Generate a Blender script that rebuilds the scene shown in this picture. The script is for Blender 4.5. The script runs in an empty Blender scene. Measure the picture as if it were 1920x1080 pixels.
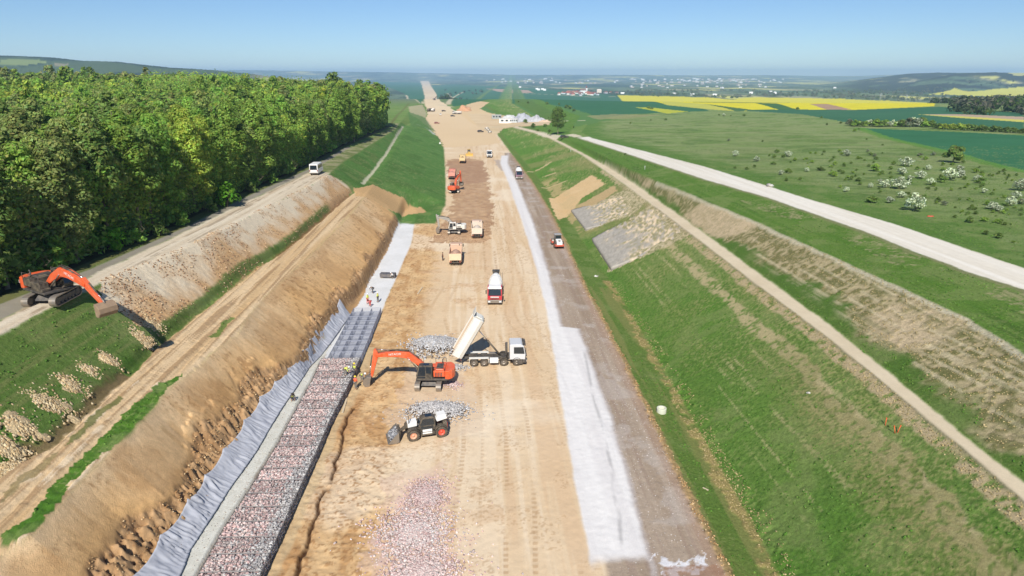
import bpy, bmesh, math, random
import numpy as np
from mathutils import Vector, Matrix, Euler

random.seed(7)
RNG = np.random.default_rng(11)
SC = bpy.context.scene
COL = SC.collection
PI = math.pi
rad = math.radians

# ------------------------------------------------------------------ camera
CAMZ = 37.0
FOC = 1280.0                       # focal length for a 1920 wide picture (24 mm on 36 mm)
TH = math.atan(400 / 1280.0)       # pitch below the horizon
ST, CT = math.sin(TH), math.cos(TH)
cam_data = bpy.data.cameras.new('camera')
cam_data.sensor_width = 36.0
cam_data.lens = 24.0
cam_data.clip_start = 0.5
cam_data.clip_end = 60000
cam = bpy.data.objects.new('camera', cam_data)
COL.objects.link(cam)
cam.location = (0, 0, CAMZ)
cam.rotation_euler = (PI / 2 - TH, 0, 0)
SC.camera = cam


def ray(px, py):
    c = (540 - py) / FOC
    return np.array([(px - 960) / FOC, CT + c * ST, -ST + c * CT])


def at(px, py, z):
    """world point on the level z seen at a photo pixel (1920 x 1080)"""
    d = ray(px, py)
    k = (z - CAMZ) / d[2]
    return (d[0] * k, d[1] * k, z)


def lin(c):
    """sRGB 0-255 -> linear"""
    c = np.asarray(c, float) / 255.0
    return np.where(c <= 0.04045, c / 12.92, ((c + 0.055) / 1.055) ** 2.4)


# ------------------------------------------------------------------ noise
def vnoise(x, y, seed=0):
    xi = np.floor(x).astype(np.int64)
    yi = np.floor(y).astype(np.int64)
    fx = x - xi
    fy = y - yi
    fx = fx * fx * (3 - 2 * fx)
    fy = fy * fy * (3 - 2 * fy)

    def h(a, b):
        n = (a * 374761393 + b * 668265263 + seed * 1442695041) & 0x7fffffff
        n = ((n ^ (n >> 13)) * 1274126177) & 0x7fffffff
        n = (n ^ (n >> 16)) & 0xffff
        return n / 65535.0
    a = h(xi, yi)
    b = h(xi + 1, yi)
    c = h(xi, yi + 1)
    d = h(xi + 1, yi + 1)
    return (a + (b - a) * fx) * (1 - fy) + (c + (d - c) * fx) * fy


def fbm(x, y, octaves=4, seed=0, gain=0.5):
    s = 0.0
    a = 1.0
    t = 0.0
    for o in range(octaves):
        s = s + a * vnoise(x, y, seed + o * 17)
        t += a
        a *= gain
        x = x * 2.03 + 13.7
        y = y * 2.03 + 5.1
    return s / t


def sstep(a, b, x):
    t = np.clip((x - a) / (b - a), 0, 1)
    return t * t * (3 - 2 * t)


# ------------------------------------------------------------------ objects
def tag(o, label=None, cat=None, group=None, kind=None):
    if label: o['label'] = label
    if cat: o['category'] = cat
    if group: o['group'] = group
    if kind: o['kind'] = kind
    return o


def empty(name, loc, rz=0.0):
    o = bpy.data.objects.new(name, None)
    COL.objects.link(o)
    o.location = loc
    o.rotation_euler = (0, 0, rz)
    o.empty_display_size = 0.2
    return o


def link_mesh(name, me, parent=None, mats=(), loc=(0, 0, 0), rot=(0, 0, 0)):
    o = bpy.data.objects.new(name, me)
    COL.objects.link(o)
    for m in mats:
        me.materials.append(m)
    if parent is not None:
        o.parent = parent
    o.location = loc
    o.rotation_euler = rot
    return o


def mesh_np(name, verts, faces, colors=None, smooth=False, mat_idx=None):
    """mesh from numpy arrays, all faces with the same number of corners"""
    verts = np.ascontiguousarray(verts, np.float32)
    faces = np.ascontiguousarray(faces, np.int32)
    n, k = faces.shape
    me = bpy.data.meshes.new(name)
    me.vertices.add(len(verts))
    me.vertices.foreach_set('co', verts.ravel())
    me.loops.add(n * k)
    me.loops.foreach_set('vertex_index', faces.ravel())
    me.polygons.add(n)
    me.polygons.foreach_set('loop_start', np.arange(0, n * k, k, dtype=np.int32))
    me.polygons.foreach_set('loop_total', np.full(n, k, np.int32))
    if smooth:
        me.polygons.foreach_set('use_smooth', np.ones(n, bool))
    if mat_idx is not None:
        me.polygons.foreach_set('material_index', np.ascontiguousarray(mat_idx, np.int32))
    if colors is not None:
        a = me.attributes.new('tone', 'FLOAT_COLOR', 'POINT')
        c = np.ones((len(verts), 4), np.float32)
        c[:, :3] = colors
        a.data.foreach_set('color', c.ravel())
    me.update(calc_edges=True)
    return me


def copy_tree(o, parent=None):
    c = o.copy()
    COL.objects.link(c)
    if parent is not None:
        c.parent = parent
    for ch in o.children:
        copy_tree(ch, c)
    return c


# ------------------------------------------------------------------ materials
def new_mat(name):
    m = bpy.data.materials.new(name)
    m.use_nodes = True
    nt = m.node_tree
    b = nt.nodes['Principled BSDF']
    return m, nt, b


def nd(nt, typ, **kw):
    n = nt.nodes.new(typ)
    for k, v in kw.items():
        setattr(n, k, v)
    return n


def tone_mat(name, rough=0.95, scale=3.0, amount=0.35, bump=0.3, fine=18.0, bump_dist=0.1, spec=0.15):
    """surface whose own colour is the mesh attribute «tone», broken up by procedural noise, with noise relief"""
    m, nt, b = new_mat(name)
    L = nt.links.new
    at_ = nd(nt, 'ShaderNodeAttribute', attribute_name='tone')
    co = nd(nt, 'ShaderNodeTexCoord')
    n1 = nd(nt, 'ShaderNodeTexNoise'); n1.inputs['Scale'].default_value = scale; n1.inputs['Detail'].default_value = 6; n1.inputs['Roughness'].default_value = 0.65
    n2 = nd(nt, 'ShaderNodeTexNoise'); n2.inputs['Scale'].default_value = fine; n2.inputs['Detail'].default_value = 3
    L(co.outputs['Object'], n1.inputs['Vector']); L(co.outputs['Object'], n2.inputs['Vector'])
    add = nd(nt, 'ShaderNodeMath', operation='ADD'); L(n1.outputs[0], add.inputs[0]); L(n2.outputs[0], add.inputs[1])
    mr = nd(nt, 'ShaderNodeMapRange'); mr.inputs['From Min'].default_value = 0.6; mr.inputs['From Max'].default_value = 1.4
    mr.inputs['To Min'].default_value = 1 - amount; mr.inputs['To Max'].default_value = 1 + amount
    L(add.outputs[0], mr.inputs['Value'])
    mx = nd(nt, 'ShaderNodeVectorMath', operation='SCALE')
    L(at_.outputs['Color'], mx.inputs[0]); L(mr.outputs[0], mx.inputs['Scale'])
    L(mx.outputs[0], b.inputs['Base Color'])
    b.inputs['Roughness'].default_value = rough
    b.inputs['Specular IOR Level'].default_value = spec
    bp = nd(nt, 'ShaderNodeBump'); bp.inputs['Strength'].default_value = bump; bp.inputs['Distance'].default_value = bump_dist
    L(add.outputs[0], bp.inputs['Height']); L(bp.outputs[0], b.inputs['Normal'])
    return m


_PAINT = {}


def paint(name, rgb, rough=0.45, metal=0.0, dust=0.25, dust_rgb=(200, 178, 145), spec=0.4, lump=0.0):
    """painted or bare surface with procedural dust and wear"""
    key = (name, tuple(rgb))
    if key in _PAINT: return _PAINT[key]
    m, nt, b = new_mat(name)
    L = nt.links.new
    co = nd(nt, 'ShaderNodeTexCoord')
    n1 = nd(nt, 'ShaderNodeTexNoise'); n1.inputs['Scale'].default_value = 1.7; n1.inputs['Detail'].default_value = 7; n1.inputs['Roughness'].default_value = 0.7
    L(co.outputs['Object'], n1.inputs['Vector'])
    mr = nd(nt, 'ShaderNodeMapRange'); mr.inputs['From Min'].default_value = 0.4; mr.inputs['From Max'].default_value = 0.75
    mr.inputs['To Min'].default_value = dust * 0.25; mr.inputs['To Max'].default_value = min(1, dust * 1.6)
    L(n1.outputs[0], mr.inputs['Value'])
    mx = nd(nt, 'ShaderNodeMix', data_type='RGBA')
    mx.inputs['A'].default_value = (*lin(rgb), 1); mx.inputs['B'].default_value = (*lin(dust_rgb), 1)
    L(mr.outputs[0], mx.inputs['Factor']); L(mx.outputs['Result'], b.inputs['Base Color'])
    b.inputs['Roughness'].default_value = rough; b.inputs['Metallic'].default_value = metal
    b.inputs['Specular IOR Level'].default_value = spec
    if lump:
        bp = nd(nt, 'ShaderNodeBump'); bp.inputs['Strength'].default_value = lump; bp.inputs['Distance'].default_value = 0.05
        n2 = nd(nt, 'ShaderNodeTexNoise'); n2.inputs['Scale'].default_value = 9
        L(co.outputs['Object'], n2.inputs['Vector']); L(n2.outputs[0], bp.inputs['Height']); L(bp.outputs[0], b.inputs['Normal'])
    _PAINT[key] = m
    return m


# ------------------------------------------------------------------ mesh builder
class MB:
    """collects boxes, prisms, cylinders and tubes; build() links them as ONE mesh object"""
    def __init__(s):
        s.v = []; s.f = []; s.m = []; s.sm = []; s.cur = 0

    def mat(s, i):
        s.cur = i
        return s

    def face(s, idx, smooth=False):
        s.f.append(tuple(idx)); s.m.append(s.cur); s.sm.append(smooth)

    def box(s, c, d, rot=None, top=(1, 1), shift=(0, 0)):
        cx, cy, cz = c; x, y, z = d[0] / 2, d[1] / 2, d[2] / 2
        n = len(s.v)
        R = Euler(rot).to_matrix() if rot else None
        for sz in (-1, 1):
            kx, ky = (top if sz > 0 else (1, 1)); ox, oy = (shift if sz > 0 else (0, 0))
            for sx, sy in ((-1, -1), (1, -1), (1, 1), (-1, 1)):
                p = Vector((sx * x * kx + ox, sy * y * ky + oy, sz * z))
                if R: p = R @ p
                s.v.append((p.x + cx, p.y + cy, p.z + cz))
        for q in ((3, 2, 1, 0), (4, 5, 6, 7), (0, 1, 5, 4), (1, 2, 6, 5), (2, 3, 7, 6), (3, 0, 4, 7)):
            s.face([n + i for i in q])
        return s

    def prism(s, prof, y0, y1, inset=0.0):
        """profile [(x, z)] counter-clockwise seen from -y, swept from y0 to y1"""
        n = len(s.v); k = len(prof)
        a = sum(prof[i][0] * prof[(i + 1) % k][1] - prof[(i + 1) % k][0] * prof[i][1] for i in range(k))
        if a < 0: prof = prof[::-1]
        for y in (y0, y1):
            for x, z in prof: s.v.append((x, y, z))
        s.face(range(n, n + k)); s.face(range(n + 2 * k - 1, n + k - 1, -1))
        for i in range(k):
            j = (i + 1) % k
            s.face((n + j, n + i, n + k + i, n + k + j))
        return s

    def plan(s, prof, z0, z1, top=1.0):
        """plan outline [(x, y)] raised from z0 to z1"""
        k = len(prof); n = len(s.v)
        a = sum(prof[i][0] * prof[(i + 1) % k][1] - prof[(i + 1) % k][0] * prof[i][1] for i in range(k))
        if a < 0: prof = prof[::-1]
        mx = sum(p[0] for p in prof) / k; my = sum(p[1] for p in prof) / k
        for z, q in ((z0, 1.0), (z1, top)):
            for x, y in prof: s.v.append((mx + (x - mx) * q, my + (y - my) * q, z))
        s.face(range(n + k - 1, n - 1, -1)); s.face(range(n + k, n + 2 * k))
        for i in range(k):
            j = (i + 1) % k
            s.face((n + i, n + j, n + k + j, n + k + i))
        return s

    def cyl(s, p0, p1, r0, r1=None, n=12, caps=True):
        r1 = r0 if r1 is None else r1
        p0, p1 = Vector(p0), Vector(p1)
        d = (p1 - p0)
        if d.length < 1e-6: return s
        q = d.normalized().to_track_quat('Z', 'Y').to_matrix()
        b = len(s.v)
        for p, r in ((p0, r0), (p1, r1)):
            for i in range(n):
                a = 2 * PI * i / n
                w = p + q @ Vector((math.cos(a) * r, math.sin(a) * r, 0))
                s.v.append((w.x, w.y, w.z))
        for i in range(n):
            j = (i + 1) % n
            s.face((b + i, b + j, b + n + j, b + n + i), True)
        if caps:
            s.face(range(b + n - 1, b - 1, -1)); s.face(range(b + n, b + 2 * n))
        return s

    def lathe(s, prof, origin, axis='y', n=20):
        """rings [(radius, offset along axis)]"""
        b = len(s.v); ox, oy, oz = origin
        for r, t in prof:
            for i in range(n):
                a = 2 * PI * i / n; c, d = math.cos(a) * r, math.sin(a) * r
                s.v.append({'y': (ox + c, oy + t, oz + d), 'x': (ox + t, oy + c, oz + d), 'z': (ox + c, oy + d, oz + t)}[axis])
        for k in range(len(prof) - 1):
            for i in range(n):
                j = (i + 1) % n
                q = (b + k * n + i, b + k * n + j, b + (k + 1) * n + j, b + (k + 1) * n + i)
                s.face(q if axis != 'y' else q[::-1], True)
        return s

    def tube(s, pts, r, n=6):
        for a, b in zip(pts[:-1], pts[1:]): s.cyl(a, b, r, r, n)
        return s

    def build(s, name, mats, parent=None, loc=(0, 0, 0), rot=(0, 0, 0), bevel=0.0):
        me = bpy.data.meshes.new(name)
        me.from_pydata(s.v, [], s.f)
        me.polygons.foreach_set('material_index', s.m)
        me.polygons.foreach_set('use_smooth', s.sm)
        if not isinstance(mats, (list, tuple)): mats = [mats]
        o = link_mesh(name, me, parent, mats, loc, rot)
        me.update()
        if bevel:
            md = o.modifiers.new('edge', 'BEVEL'); md.width = bevel; md.segments = 2; md.limit_method = 'ANGLE'; md.angle_limit = rad(35)
        return o
# ================================================================== terrain
class Line:
    """break line running away from the camera: x and z as functions of y"""
    def __init__(s, px=(), world=()):
        p = [at(*q) for q in px] + [tuple(w) for w in world]
        p.sort(key=lambda q: q[1])
        s.p = np.array(p, float)

    def grow(s):
        p = s.p
        if p[0, 1] > 5:
            k = (p[1, 0] - p[0, 0]) / max(p[1, 1] - p[0, 1], 1e-3)
            k = max(-0.15, min(0.05, k))
            p = np.vstack([[p[0, 0] - k * (p[0, 1] + 20), -20, p[0, 2]], p])
        s.p = p
        return s

    def x(s, y): return np.interp(y, s.p[:, 1], s.p[:, 0])
    def z(s, y): return np.interp(y, s.p[:, 1], s.p[:, 2])


ROADX = lambda y: -0.0522 * y - 0.079 * np.where(y > 480, (y - 480) * sstep(480, 1100, y), 0)

LN = {}
LN['A0'] = Line(world=[(-700, -20, 17), (-700, 300, 17), (-700, 500, 26), (-700, 900, 14)])
LN['A'] = Line(world=[(-160, -20, 15.5), (-160, 250, 15), (-190, 480, 18), (-220, 620, 10), (-220, 800, 1)])
LN['B'] = Line([(0, 570, 15.2), (175, 502, 15), (345, 427, 14.4), (470, 365, 14), (577, 318, 13.5), (650, 275, 12.3), (735, 237, 9.3)], [(-100, 620, 4), (-130, 900, 0)]).grow()
LN['B2'] = Line([(0, 600, 15), (160, 523, 14.8), (375, 421, 14.2), (480, 370, 13.8), (577, 325, 13.4), (650, 281, 12.2), (737, 239, 9.1)], [(-98, 620, 4), (-128, 900, 0)]).grow()
LN['C'] = Line([(0, 625, 15), (85, 582, 14.9), (187, 530, 14.7), (250, 502, 14.5), (375, 452, 14.2), (480, 398, 13.8), (567, 355, 13.5), (613, 330, 13.4), (645, 303, 12.4), (742, 243, 9)], [(-93, 620, 4), (-120, 900, 0)]).grow()
LN['D'] = Line([(0, 880, 8.7), (100, 825, 8.7), (220, 715, 8.8), (295, 645, 8.8), (400, 560, 8.7), (480, 500, 8.6), (560, 445, 8.6), (642, 374, 8.5), (680, 345, 8.5), (717, 300, 8.2), (742, 262, 7.2), (757, 238, 5.5)], [(-80, 620, 2.2), (-105, 900, 0)]).grow()
LN['E'] = Line([(0, 1040, 7.6), (57, 1005, 7.6), (130, 925, 7.7), (235, 822, 7.8), (337, 712, 7.9), (445, 622, 7.9), (480, 572, 7.9), (580, 482, 7.8), (662, 397, 7.7), (697, 352, 7.7)]).grow()
LN['F'] = Line([(175, 1075, 4.0), (240, 985, 3.9), (320, 935, 3.7), (352, 885, 3.6), (372, 845, 3.5), (428, 800, 3.4), (465, 737, 3.4), (530, 690, 3.2), (572, 645, 3.1), (592, 612, 3.0), (652, 545, 2.8), (680, 517, 2.6), (705, 475, 2.5), (730, 427, 2.4), (752, 385, 2.3)]).grow()
LN['G'] = Line([(270, 1077, 2.2), (297, 1037, 2.2), (342, 975, 2.2), (377, 925, 2.2), (400, 890, 2.2), (457, 810, 2.2), (495, 752, 2.2), (535, 710, 2.1), (577, 662, 2.1), (603, 612, 2.0), (641, 575, 1.6), (675, 550, .35), (687, 530, .2), (720, 475, .2), (752, 415, .2), (757, 394, .2)]).grow()
LN['H'] = Line([(335, 1077, .95), (355, 1030, .95), (400, 960, .95), (435, 907, .95), (475, 852, .95), (520, 775, .95), (548, 735, .95), (578, 690, .5), (600, 668, .15), (622, 638, .1), (655, 592, .1), (682, 556, .1), (692, 530, .1), (725, 475, .1), (757, 415, .1), (762, 394, .1)]).grow()
LN['I'] = Line([(370, 1075, .95), (420, 985, .95), (470, 910, .95), (520, 830, .95), (560, 755, .95), (585, 710, .95), (603, 675, .5), (625, 645, .06), (660, 592, .05), (690, 556, .05), (760, 420, .05), (768, 394, .05)]).grow()
LN['I2'] = Line(world=[(p[0] + .12, p[1], 0.0) for p in LN['I'].p])
LN['K'] = Line([(500, 1078, 0), (590, 875, 0), (622, 800, 0), (655, 735, 0), (692, 648, 0), (722, 570, 0), (772, 455, 0), (781, 394, 0)]).grow()
LN['N'] = Line([(835, 385, 0), (835, 330, 0), (832, 270, 0), (818, 247, 0)], [(-75, 620, -.3), (-105, 900, -1)])
_n, _d = LN['N'], LN['D']
for nm, q in (('E', .10), ('F', .52), ('G', .78), ('H', .90), ('I', .94), ('I2', .96), ('K', 1.0)):
    add = []
    for y in (206, 250, 300, 400, 620, 900):
        a, b = _d.x(y), _n.x(y)
        za, zb = _d.z(y), _n.z(y)
        zz = za + (zb - za) * ((q - .1) / .9 if q > .1 else 0)
        add.append((a + (b - a) * q, y, zz))
    keep = LN[nm].p[LN[nm].p[:, 1] < 203]
    LN[nm].p = np.vstack([keep, add])
LN['Q'] = Line([(1365, 1080, 0), (1250, 845, 0), (1190, 720, 0), (1150, 640, 0), (1100, 545, 0), (1060, 455, 0), (1030, 395, 0), (1000, 345, 0), (960, 290, 0), (932, 252, 0)], [(-8, 620, 0), (-45, 900, -1)]).grow()
LN['R'] = Line([(1460, 1080, -.7), (1400, 960, -.7), (1335, 850, -.7), (1260, 720, -.7), (1190, 600, -.7), (1140, 520, -.7), (1085, 440, -.6), (1050, 385, -.5), (1015, 340, -.4), (975, 292, -.3), (940, 250, -.2)], [(-2, 620, -.2), (-38, 900, -1)]).grow()
LN['S'] = Line([(1920, 940, 8), (1830, 862, 8), (1560, 640, 7.9), (1400, 520, 7.7), (1270, 420, 7.4), (1170, 345, 6.9), (1090, 290, 5.9), (1020, 254, 4), (962, 239, 2)], [(20, 620, 1), (0, 900, 0)]).grow()
LN['S2'] = Line([(1920, 905, 8.1), (1840, 842, 8.1), (1580, 627, 8), (1417, 508, 7.8), (1285, 411, 7.5), (1182, 339, 7), (1099, 286, 6), (1026, 251, 4.1), (968, 236, 2.1)], [(24, 620, 1), (4, 900, 0)]).grow()
LN['U'] = Line([(1920, 662, 12), (1890, 642, 12), (1815, 597, 12), (1677, 532, 12), (1552, 477, 11.9), (1440, 425, 11.6), (1300, 366, 11), (1200, 326, 10), (1120, 290, 8.6), (1060, 264, 6.6), (1000, 240, 3.5)], [(45, 620, 2), (30, 900, 0)]).grow()
LN['V'] = Line([(1920, 543, 13), (1815, 510, 13), (1690, 462, 13), (1615, 432, 13), (1440, 371, 12.6), (1320, 336, 11.8), (1235, 308, 10.9), (1175, 288, 9.9), (1120, 270, 8.6), (1082, 258, 7.4), (1068, 248, 6.6)], [(60, 620, 2.5), (45, 900, 0)]).grow()
LN['W'] = Line([(1920, 503, 13), (1680, 421, 13), (1502, 369, 12.8), (1440, 349, 12.5), (1320, 312, 11.8), (1210, 284, 10.5), (1110, 259, 8.0), (1090, 248, 7.0)], [(72, 620, 3), (60, 900, 0)]).grow()
LN['X'] = Line(world=[(260, -20, 13), (260, 300, 12.5), (220, 500, 9), (200, 900, 3)])
LN['Y'] = Line(world=[(1200, -20, 12), (1200, 500, 10), (1200, 900, 6)])
ORDER = ['A0', 'A', 'B', 'B2', 'C', 'D', 'E', 'F', 'G', 'H', 'I', 'I2', 'K', 'Q', 'R', 'S', 'S2', 'U', 'V', 'W', 'X', 'Y']

RIDGE = [  # distance, depth, [(photo px, photo row of the crest)]
    (2900, 650, [(-500, 104), (0, 107), (60, 109), (107, 111), (162, 117), (180, 117), (225, 118.5), (285, 125), (325, 129), (400, 133), (480, 140), (560, 150), (700, 175)]),
    (13000, 2600, [(-600, 131), (300, 131), (500, 132.5), (700, 135.5), (900, 139), (960, 140.5), (1200, 140.5), (1300, 141.5), (1440, 141), (1530, 142.5), (1615, 142.5), (1677, 140), (1757, 137), (1920, 137), (2500, 134)]),
    (5200, 900, [(1300, 190), (1560, 158), (1640, 147), (1702, 139), (1757, 137), (1800, 137.5), (2500, 133)]),
    (4000, 520, [(1500, 190), (1690, 164), (1725, 152), (1790, 139.5), (1865, 136.5), (1890, 139), (1920, 140.5), (2500, 139)]),
]


def far_z(x, y):
    az = 960 + 1341 * x / np.maximum(y, 1.0)
    base = 2.0 - 47 * sstep(850, 2600, y)
    base = base + 5 * sstep(60, 300, x) * (1 - sstep(650, 1500, y))
    base = base - 14 * sstep(20, 500, x) * sstep(700, 1300, y) * (1 - sstep(1300, 2600, y))
    base = base + 5.0 * (fbm(x / 420.0, y / 420.0, 3, 5) - .5) * sstep(600, 1500, y)
    for D, w, pr in RIDGE:
        py = np.interp(az, [p[0] for p in pr], [p[1] for p in pr])
        top = CAMZ + (140 - py) / 1341 * D
        g = np.exp(-((y - D) / w) ** 2)
        g = np.where(y > D, np.maximum(g, np.exp(-((y - D) / (3 * w)) ** 2)), g)
        rough = 1 + 0.16 * (fbm(x / 260.0, y / 260.0, 4, 9) - .5) * (D / 13000 + .5)
        base = np.where(top > base, base + (top - base) * g * np.where(g < .8, rough, 1), base)
    return base


def cross_rows(xg, yrow):
    """near terrain on a grid: xg (R, C), yrow (R)"""
    z = np.empty_like(xg)
    for i, y in enumerate(yrow):
        xs = np.array([LN[k].x(y) for k in ORDER]); zs = np.array([LN[k].z(y) for k in ORDER])
        xs = np.maximum.accumulate(xs + np.arange(len(xs)) * 1e-4)
        r = xg[i]
        z[i] = (np.interp(r - .22, xs, zs) + np.interp(r + .22, xs, zs)) * .3 + np.interp(r, xs, zs) * .4
    return z


def ground(x, y):
    """smooth ground height at one or more points"""
    x = np.atleast_1d(np.asarray(x, float)); y = np.atleast_1d(np.asarray(y, float))
    xs = np.maximum.accumulate(np.array([LN[k].x(y) for k in ORDER]) + np.arange(len(ORDER))[:, None] * 1e-4, 0)
    zs = np.array([LN[k].z(y) for k in ORDER])
    i = np.clip((xs <= x).sum(0), 1, len(ORDER) - 1)
    j = np.arange(len(x))
    x0, x1, z0, z1 = xs[i - 1, j], xs[i, j], zs[i - 1, j], zs[i, j]
    z = z0 + (z1 - z0) * np.clip((x - x0) / np.maximum(x1 - x0, 1e-6), 0, 1)
    w = sstep(450, 800, y)
    return z * (1 - w) + far_z(x, y) * w


def gz(x, y): return float(ground(x, y)[0])


_T = np.concatenate([np.linspace(36, 130, 90), np.geomspace(131, 20000, 420)])


def hit(px, py):
    """first point of the ground seen at a photo pixel"""
    d = ray(px, py)
    k = _T / d[1]
    g = ground(d[0] * k, _T)
    e = CAMZ + d[2] * k - g
    i = np.argmax(e < 0)
    if e[i] >= 0:
        return np.array([d[0] * k[-1], _T[-1], g[-1]])
    a = max(i - 1, 0)
    t = e[a] / (e[a] - e[i]) if e[a] > 0 else 0
    kk = k[a] + (k[i] - k[a]) * t
    return np.array([d[0] * kk, d[1] * kk, CAMZ + d[2] * kk])


# ------------------------------------------------------------------ grid
ys = [20.0]
while ys[-1] < 17500:
    y = ys[-1]
    ys.append(y + min(max(y * y * 0.72 / 26400, 0.12 if y > 38 else .5), y * 0.0125))
YR = np.array(ys)
NC = 1240
sl = np.linspace(-0.98, 0.98, NC)
sl = sl * (0.80 + 0.20 * np.abs(sl / 0.98) ** 3)
XG = sl[None, :] * (YR[:, None] + 32)
YG = np.repeat(YR[:, None], NC, 1)
ZG = cross_rows(XG, YR)
_w = sstep(450, 800, YG)
_far = np.zeros_like(ZG)
_i0 = np.searchsorted(YR, 440)
_far[_i0:] = far_z(XG[_i0:], YG[_i0:])
ZG = ZG * (1 - _w) + _far * _w
TG = XG - ROADX(YR)[:, None]            # offset from the road axis
NEAR = (1 - sstep(380, 700, YG))

# shared noise
N_big = fbm(XG / 14, YG / 14, 4, 21)
N_mid = fbm(XG / 3.0, YG / 3.0, 4, 31)
N_fine = fbm(XG / .55, YG / .55, 3, 41)
N_long = fbm(TG / .9, YG / 28, 4, 51)      # streaks along the road
N_long2 = fbm(TG / .35, YG / 16, 3, 61)
N_micro = fbm(XG / .21, YG / .21, 2, 45)
N_far = fbm(XG / 90, YG / 160, 4, 71)

RGB = np.zeros(XG.shape + (3,), np.float32)
REG = np.zeros(XG.shape, np.int16)
REGIONS = ['ground']
DISP = np.zeros_like(ZG)


def region(name):
    if name not in REGIONS: REGIONS.append(name)
    return REGIONS.index(name)


def put(mask, rgb, amount=1.0, reg=None):
    """blend a material colour into the ground where the mask (0..1) is set"""
    global RGB
    m = np.clip(mask * amount, 0, 1)
    c = lin(rgb) if not isinstance(rgb, np.ndarray) else rgb
    RGB = (RGB * (1 - m[..., None]) + c * m[..., None]).astype(np.float32)
    if reg is not None:
        REG[mask > .5] = region(reg)


def mixc(a, b, t):
    t = np.clip(t, 0, 1)[..., None]
    return (lin(a) * (1 - t) + lin(b) * t).astype(np.float32)


def lx(name): return LN[name].x(YR)[:, None]


def btw(a, b, j=0.25, soft=0.15):
    """mask of the ground between two break lines, its edge ragged by j metres"""
    xa = (lx(a) if isinstance(a, str) else a); xb = (lx(b) if isinstance(b, str) else b)
    X = XG + (N_mid - .5) * 4 * j + (N_fine - .5) * 1.5 * j
    s = soft + YG * .0012
    return sstep(-s, s, X - xa) * sstep(-s, s, xb - X)


def yb(y0, y1, s=3.0):
    return sstep(y0 - s, y0 + s, YG + (N_mid - .5) * 6) * (1 - sstep(y1 - s, y1 + s, YG + (N_mid - .5) * 6))


def poly(px, j=0.4, world=None):
    """mask of a field or patch outlined by photo pixels, laid down on the ground"""
    P = np.array([hit(*p)[:2] for p in px]) if world is None else np.array(world)
    pad = 4 * j + 1
    r0, r1 = np.searchsorted(YR, [P[:, 1].min() - pad, P[:, 1].max() + pad])
    m = np.zeros(XG.shape, bool)
    if r1 <= r0: return m.astype(np.float32)
    X = XG[r0:r1] + (N_mid[r0:r1] - .5) * 4 * j + (N_fine[r0:r1] - .5) * 1.5 * j
    Y = YG[r0:r1] + (N_big[r0:r1] - .5) * 3 * j + (N_fine[r0:r1] - .5) * 2 * j
    ins = np.zeros(X.shape, bool)
    for (x0, y0), (x1, y1) in zip(P, np.roll(P, -1, 0)):
        if y0 == y1: continue
        c = ((y0 > Y) != (y1 > Y)) & (X < (x1 - x0) * (Y - y0) / (y1 - y0) + x0)
        ins ^= c
    m[r0:r1] = ins
    return m.astype(np.float32)


def path(px, wid, j=0.2, soft=.3, world=None):
    """mask of a track along photo pixels, wid metres wide"""
    P = np.array([hit(*p)[:2] for p in px]) if world is None else np.array(world)
    D = np.full(XG.shape, 1e9)
    pad = wid + 4
    r0, r1 = np.searchsorted(YR, [P[:, 1].min() - pad, P[:, 1].max() + pad])
    X = XG[r0:r1] + (N_mid[r0:r1] - .5) * 4 * j; Y = YG[r0:r1] + (N_fine[r0:r1] - .5) * 2 * j
    d = np.full(X.shape, 1e9)
    for a, b in zip(P[:-1], P[1:]):
        e = b - a; l2 = max((e ** 2).sum(), 1e-6)
        t = np.clip(((X - a[0]) * e[0] + (Y - a[1]) * e[1]) / l2, 0, 1)
        d = np.minimum(d, np.hypot(X - a[0] - t * e[0], Y - a[1] - t * e[1]))
    D[r0:r1] = d
    return (1 - sstep(wid / 2 - soft / 2, wid / 2 + soft / 2, D)).astype(np.float32)


xr = lambda px: Line([(a, b, 0) for a, b in px]).grow().x(YR)[:, None]

# ---- meadow and turf everywhere first
RGB[:] = mixc((102, 134, 58), (126, 144, 80), N_big * 1.8 - .4)
dryfleck = sstep(.60, .74, N_fine) * sstep(.45, .7, N_mid)
put(dryfleck, (150, 148, 95), .35 * 1)
m = sstep(-.4, .4, XG - lx('W')) * (YG < 900)
put(m, mixc((122, 142, 78), (134, 148, 92), N_mid * 2 - .5))
put(m * sstep(.5, .7, N_big), (98, 128, 56), .6)
put(m * sstep(.62, .70, N_fine) * sstep(.5, .65, N_big), (86, 100, 52), .6)
put(m * sstep(.50, .64, fbm(XG / 22, YG / 9, 4, 25)), (142, 148, 98), .55)
put(m * sstep(.60, .68, fbm(XG / 9, YG / 5, 4, 27)), (92, 116, 58), .6)
put(m * sstep(2, 18, XG - lx('W')) * 0 + m * (1 - sstep(4, 16, XG - lx('W') + (N_mid - .5) * 10)), (88, 124, 48), .8)

# ---- far country, over the edge of the plateau and down to the valley
fm = sstep(700, 1200, YG)
put(fm, mixc((86, 112, 78), (110, 122, 92), fbm(XG / 240, YG / 520, 3, 81) * 2 - .5))
patch = vnoise(XG / 210 + .4 * N_far, YG / 620, 91)
put(fm * sstep(.62, .66, patch) * (YG > 1500), (168, 160, 122), .8)
put(fm * sstep(.80, .83, patch) * (YG > 1500), (205, 200, 100), .9)
put(fm * (1 - sstep(.22, .26, patch)) * (YG > 1500), (58, 78, 58), .9)
wood = sstep(.52, .6, fbm(XG / 60, YG / 190, 4, 95)) * (YG > 1500)
put(wood, (62, 78, 52), .75)
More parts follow.
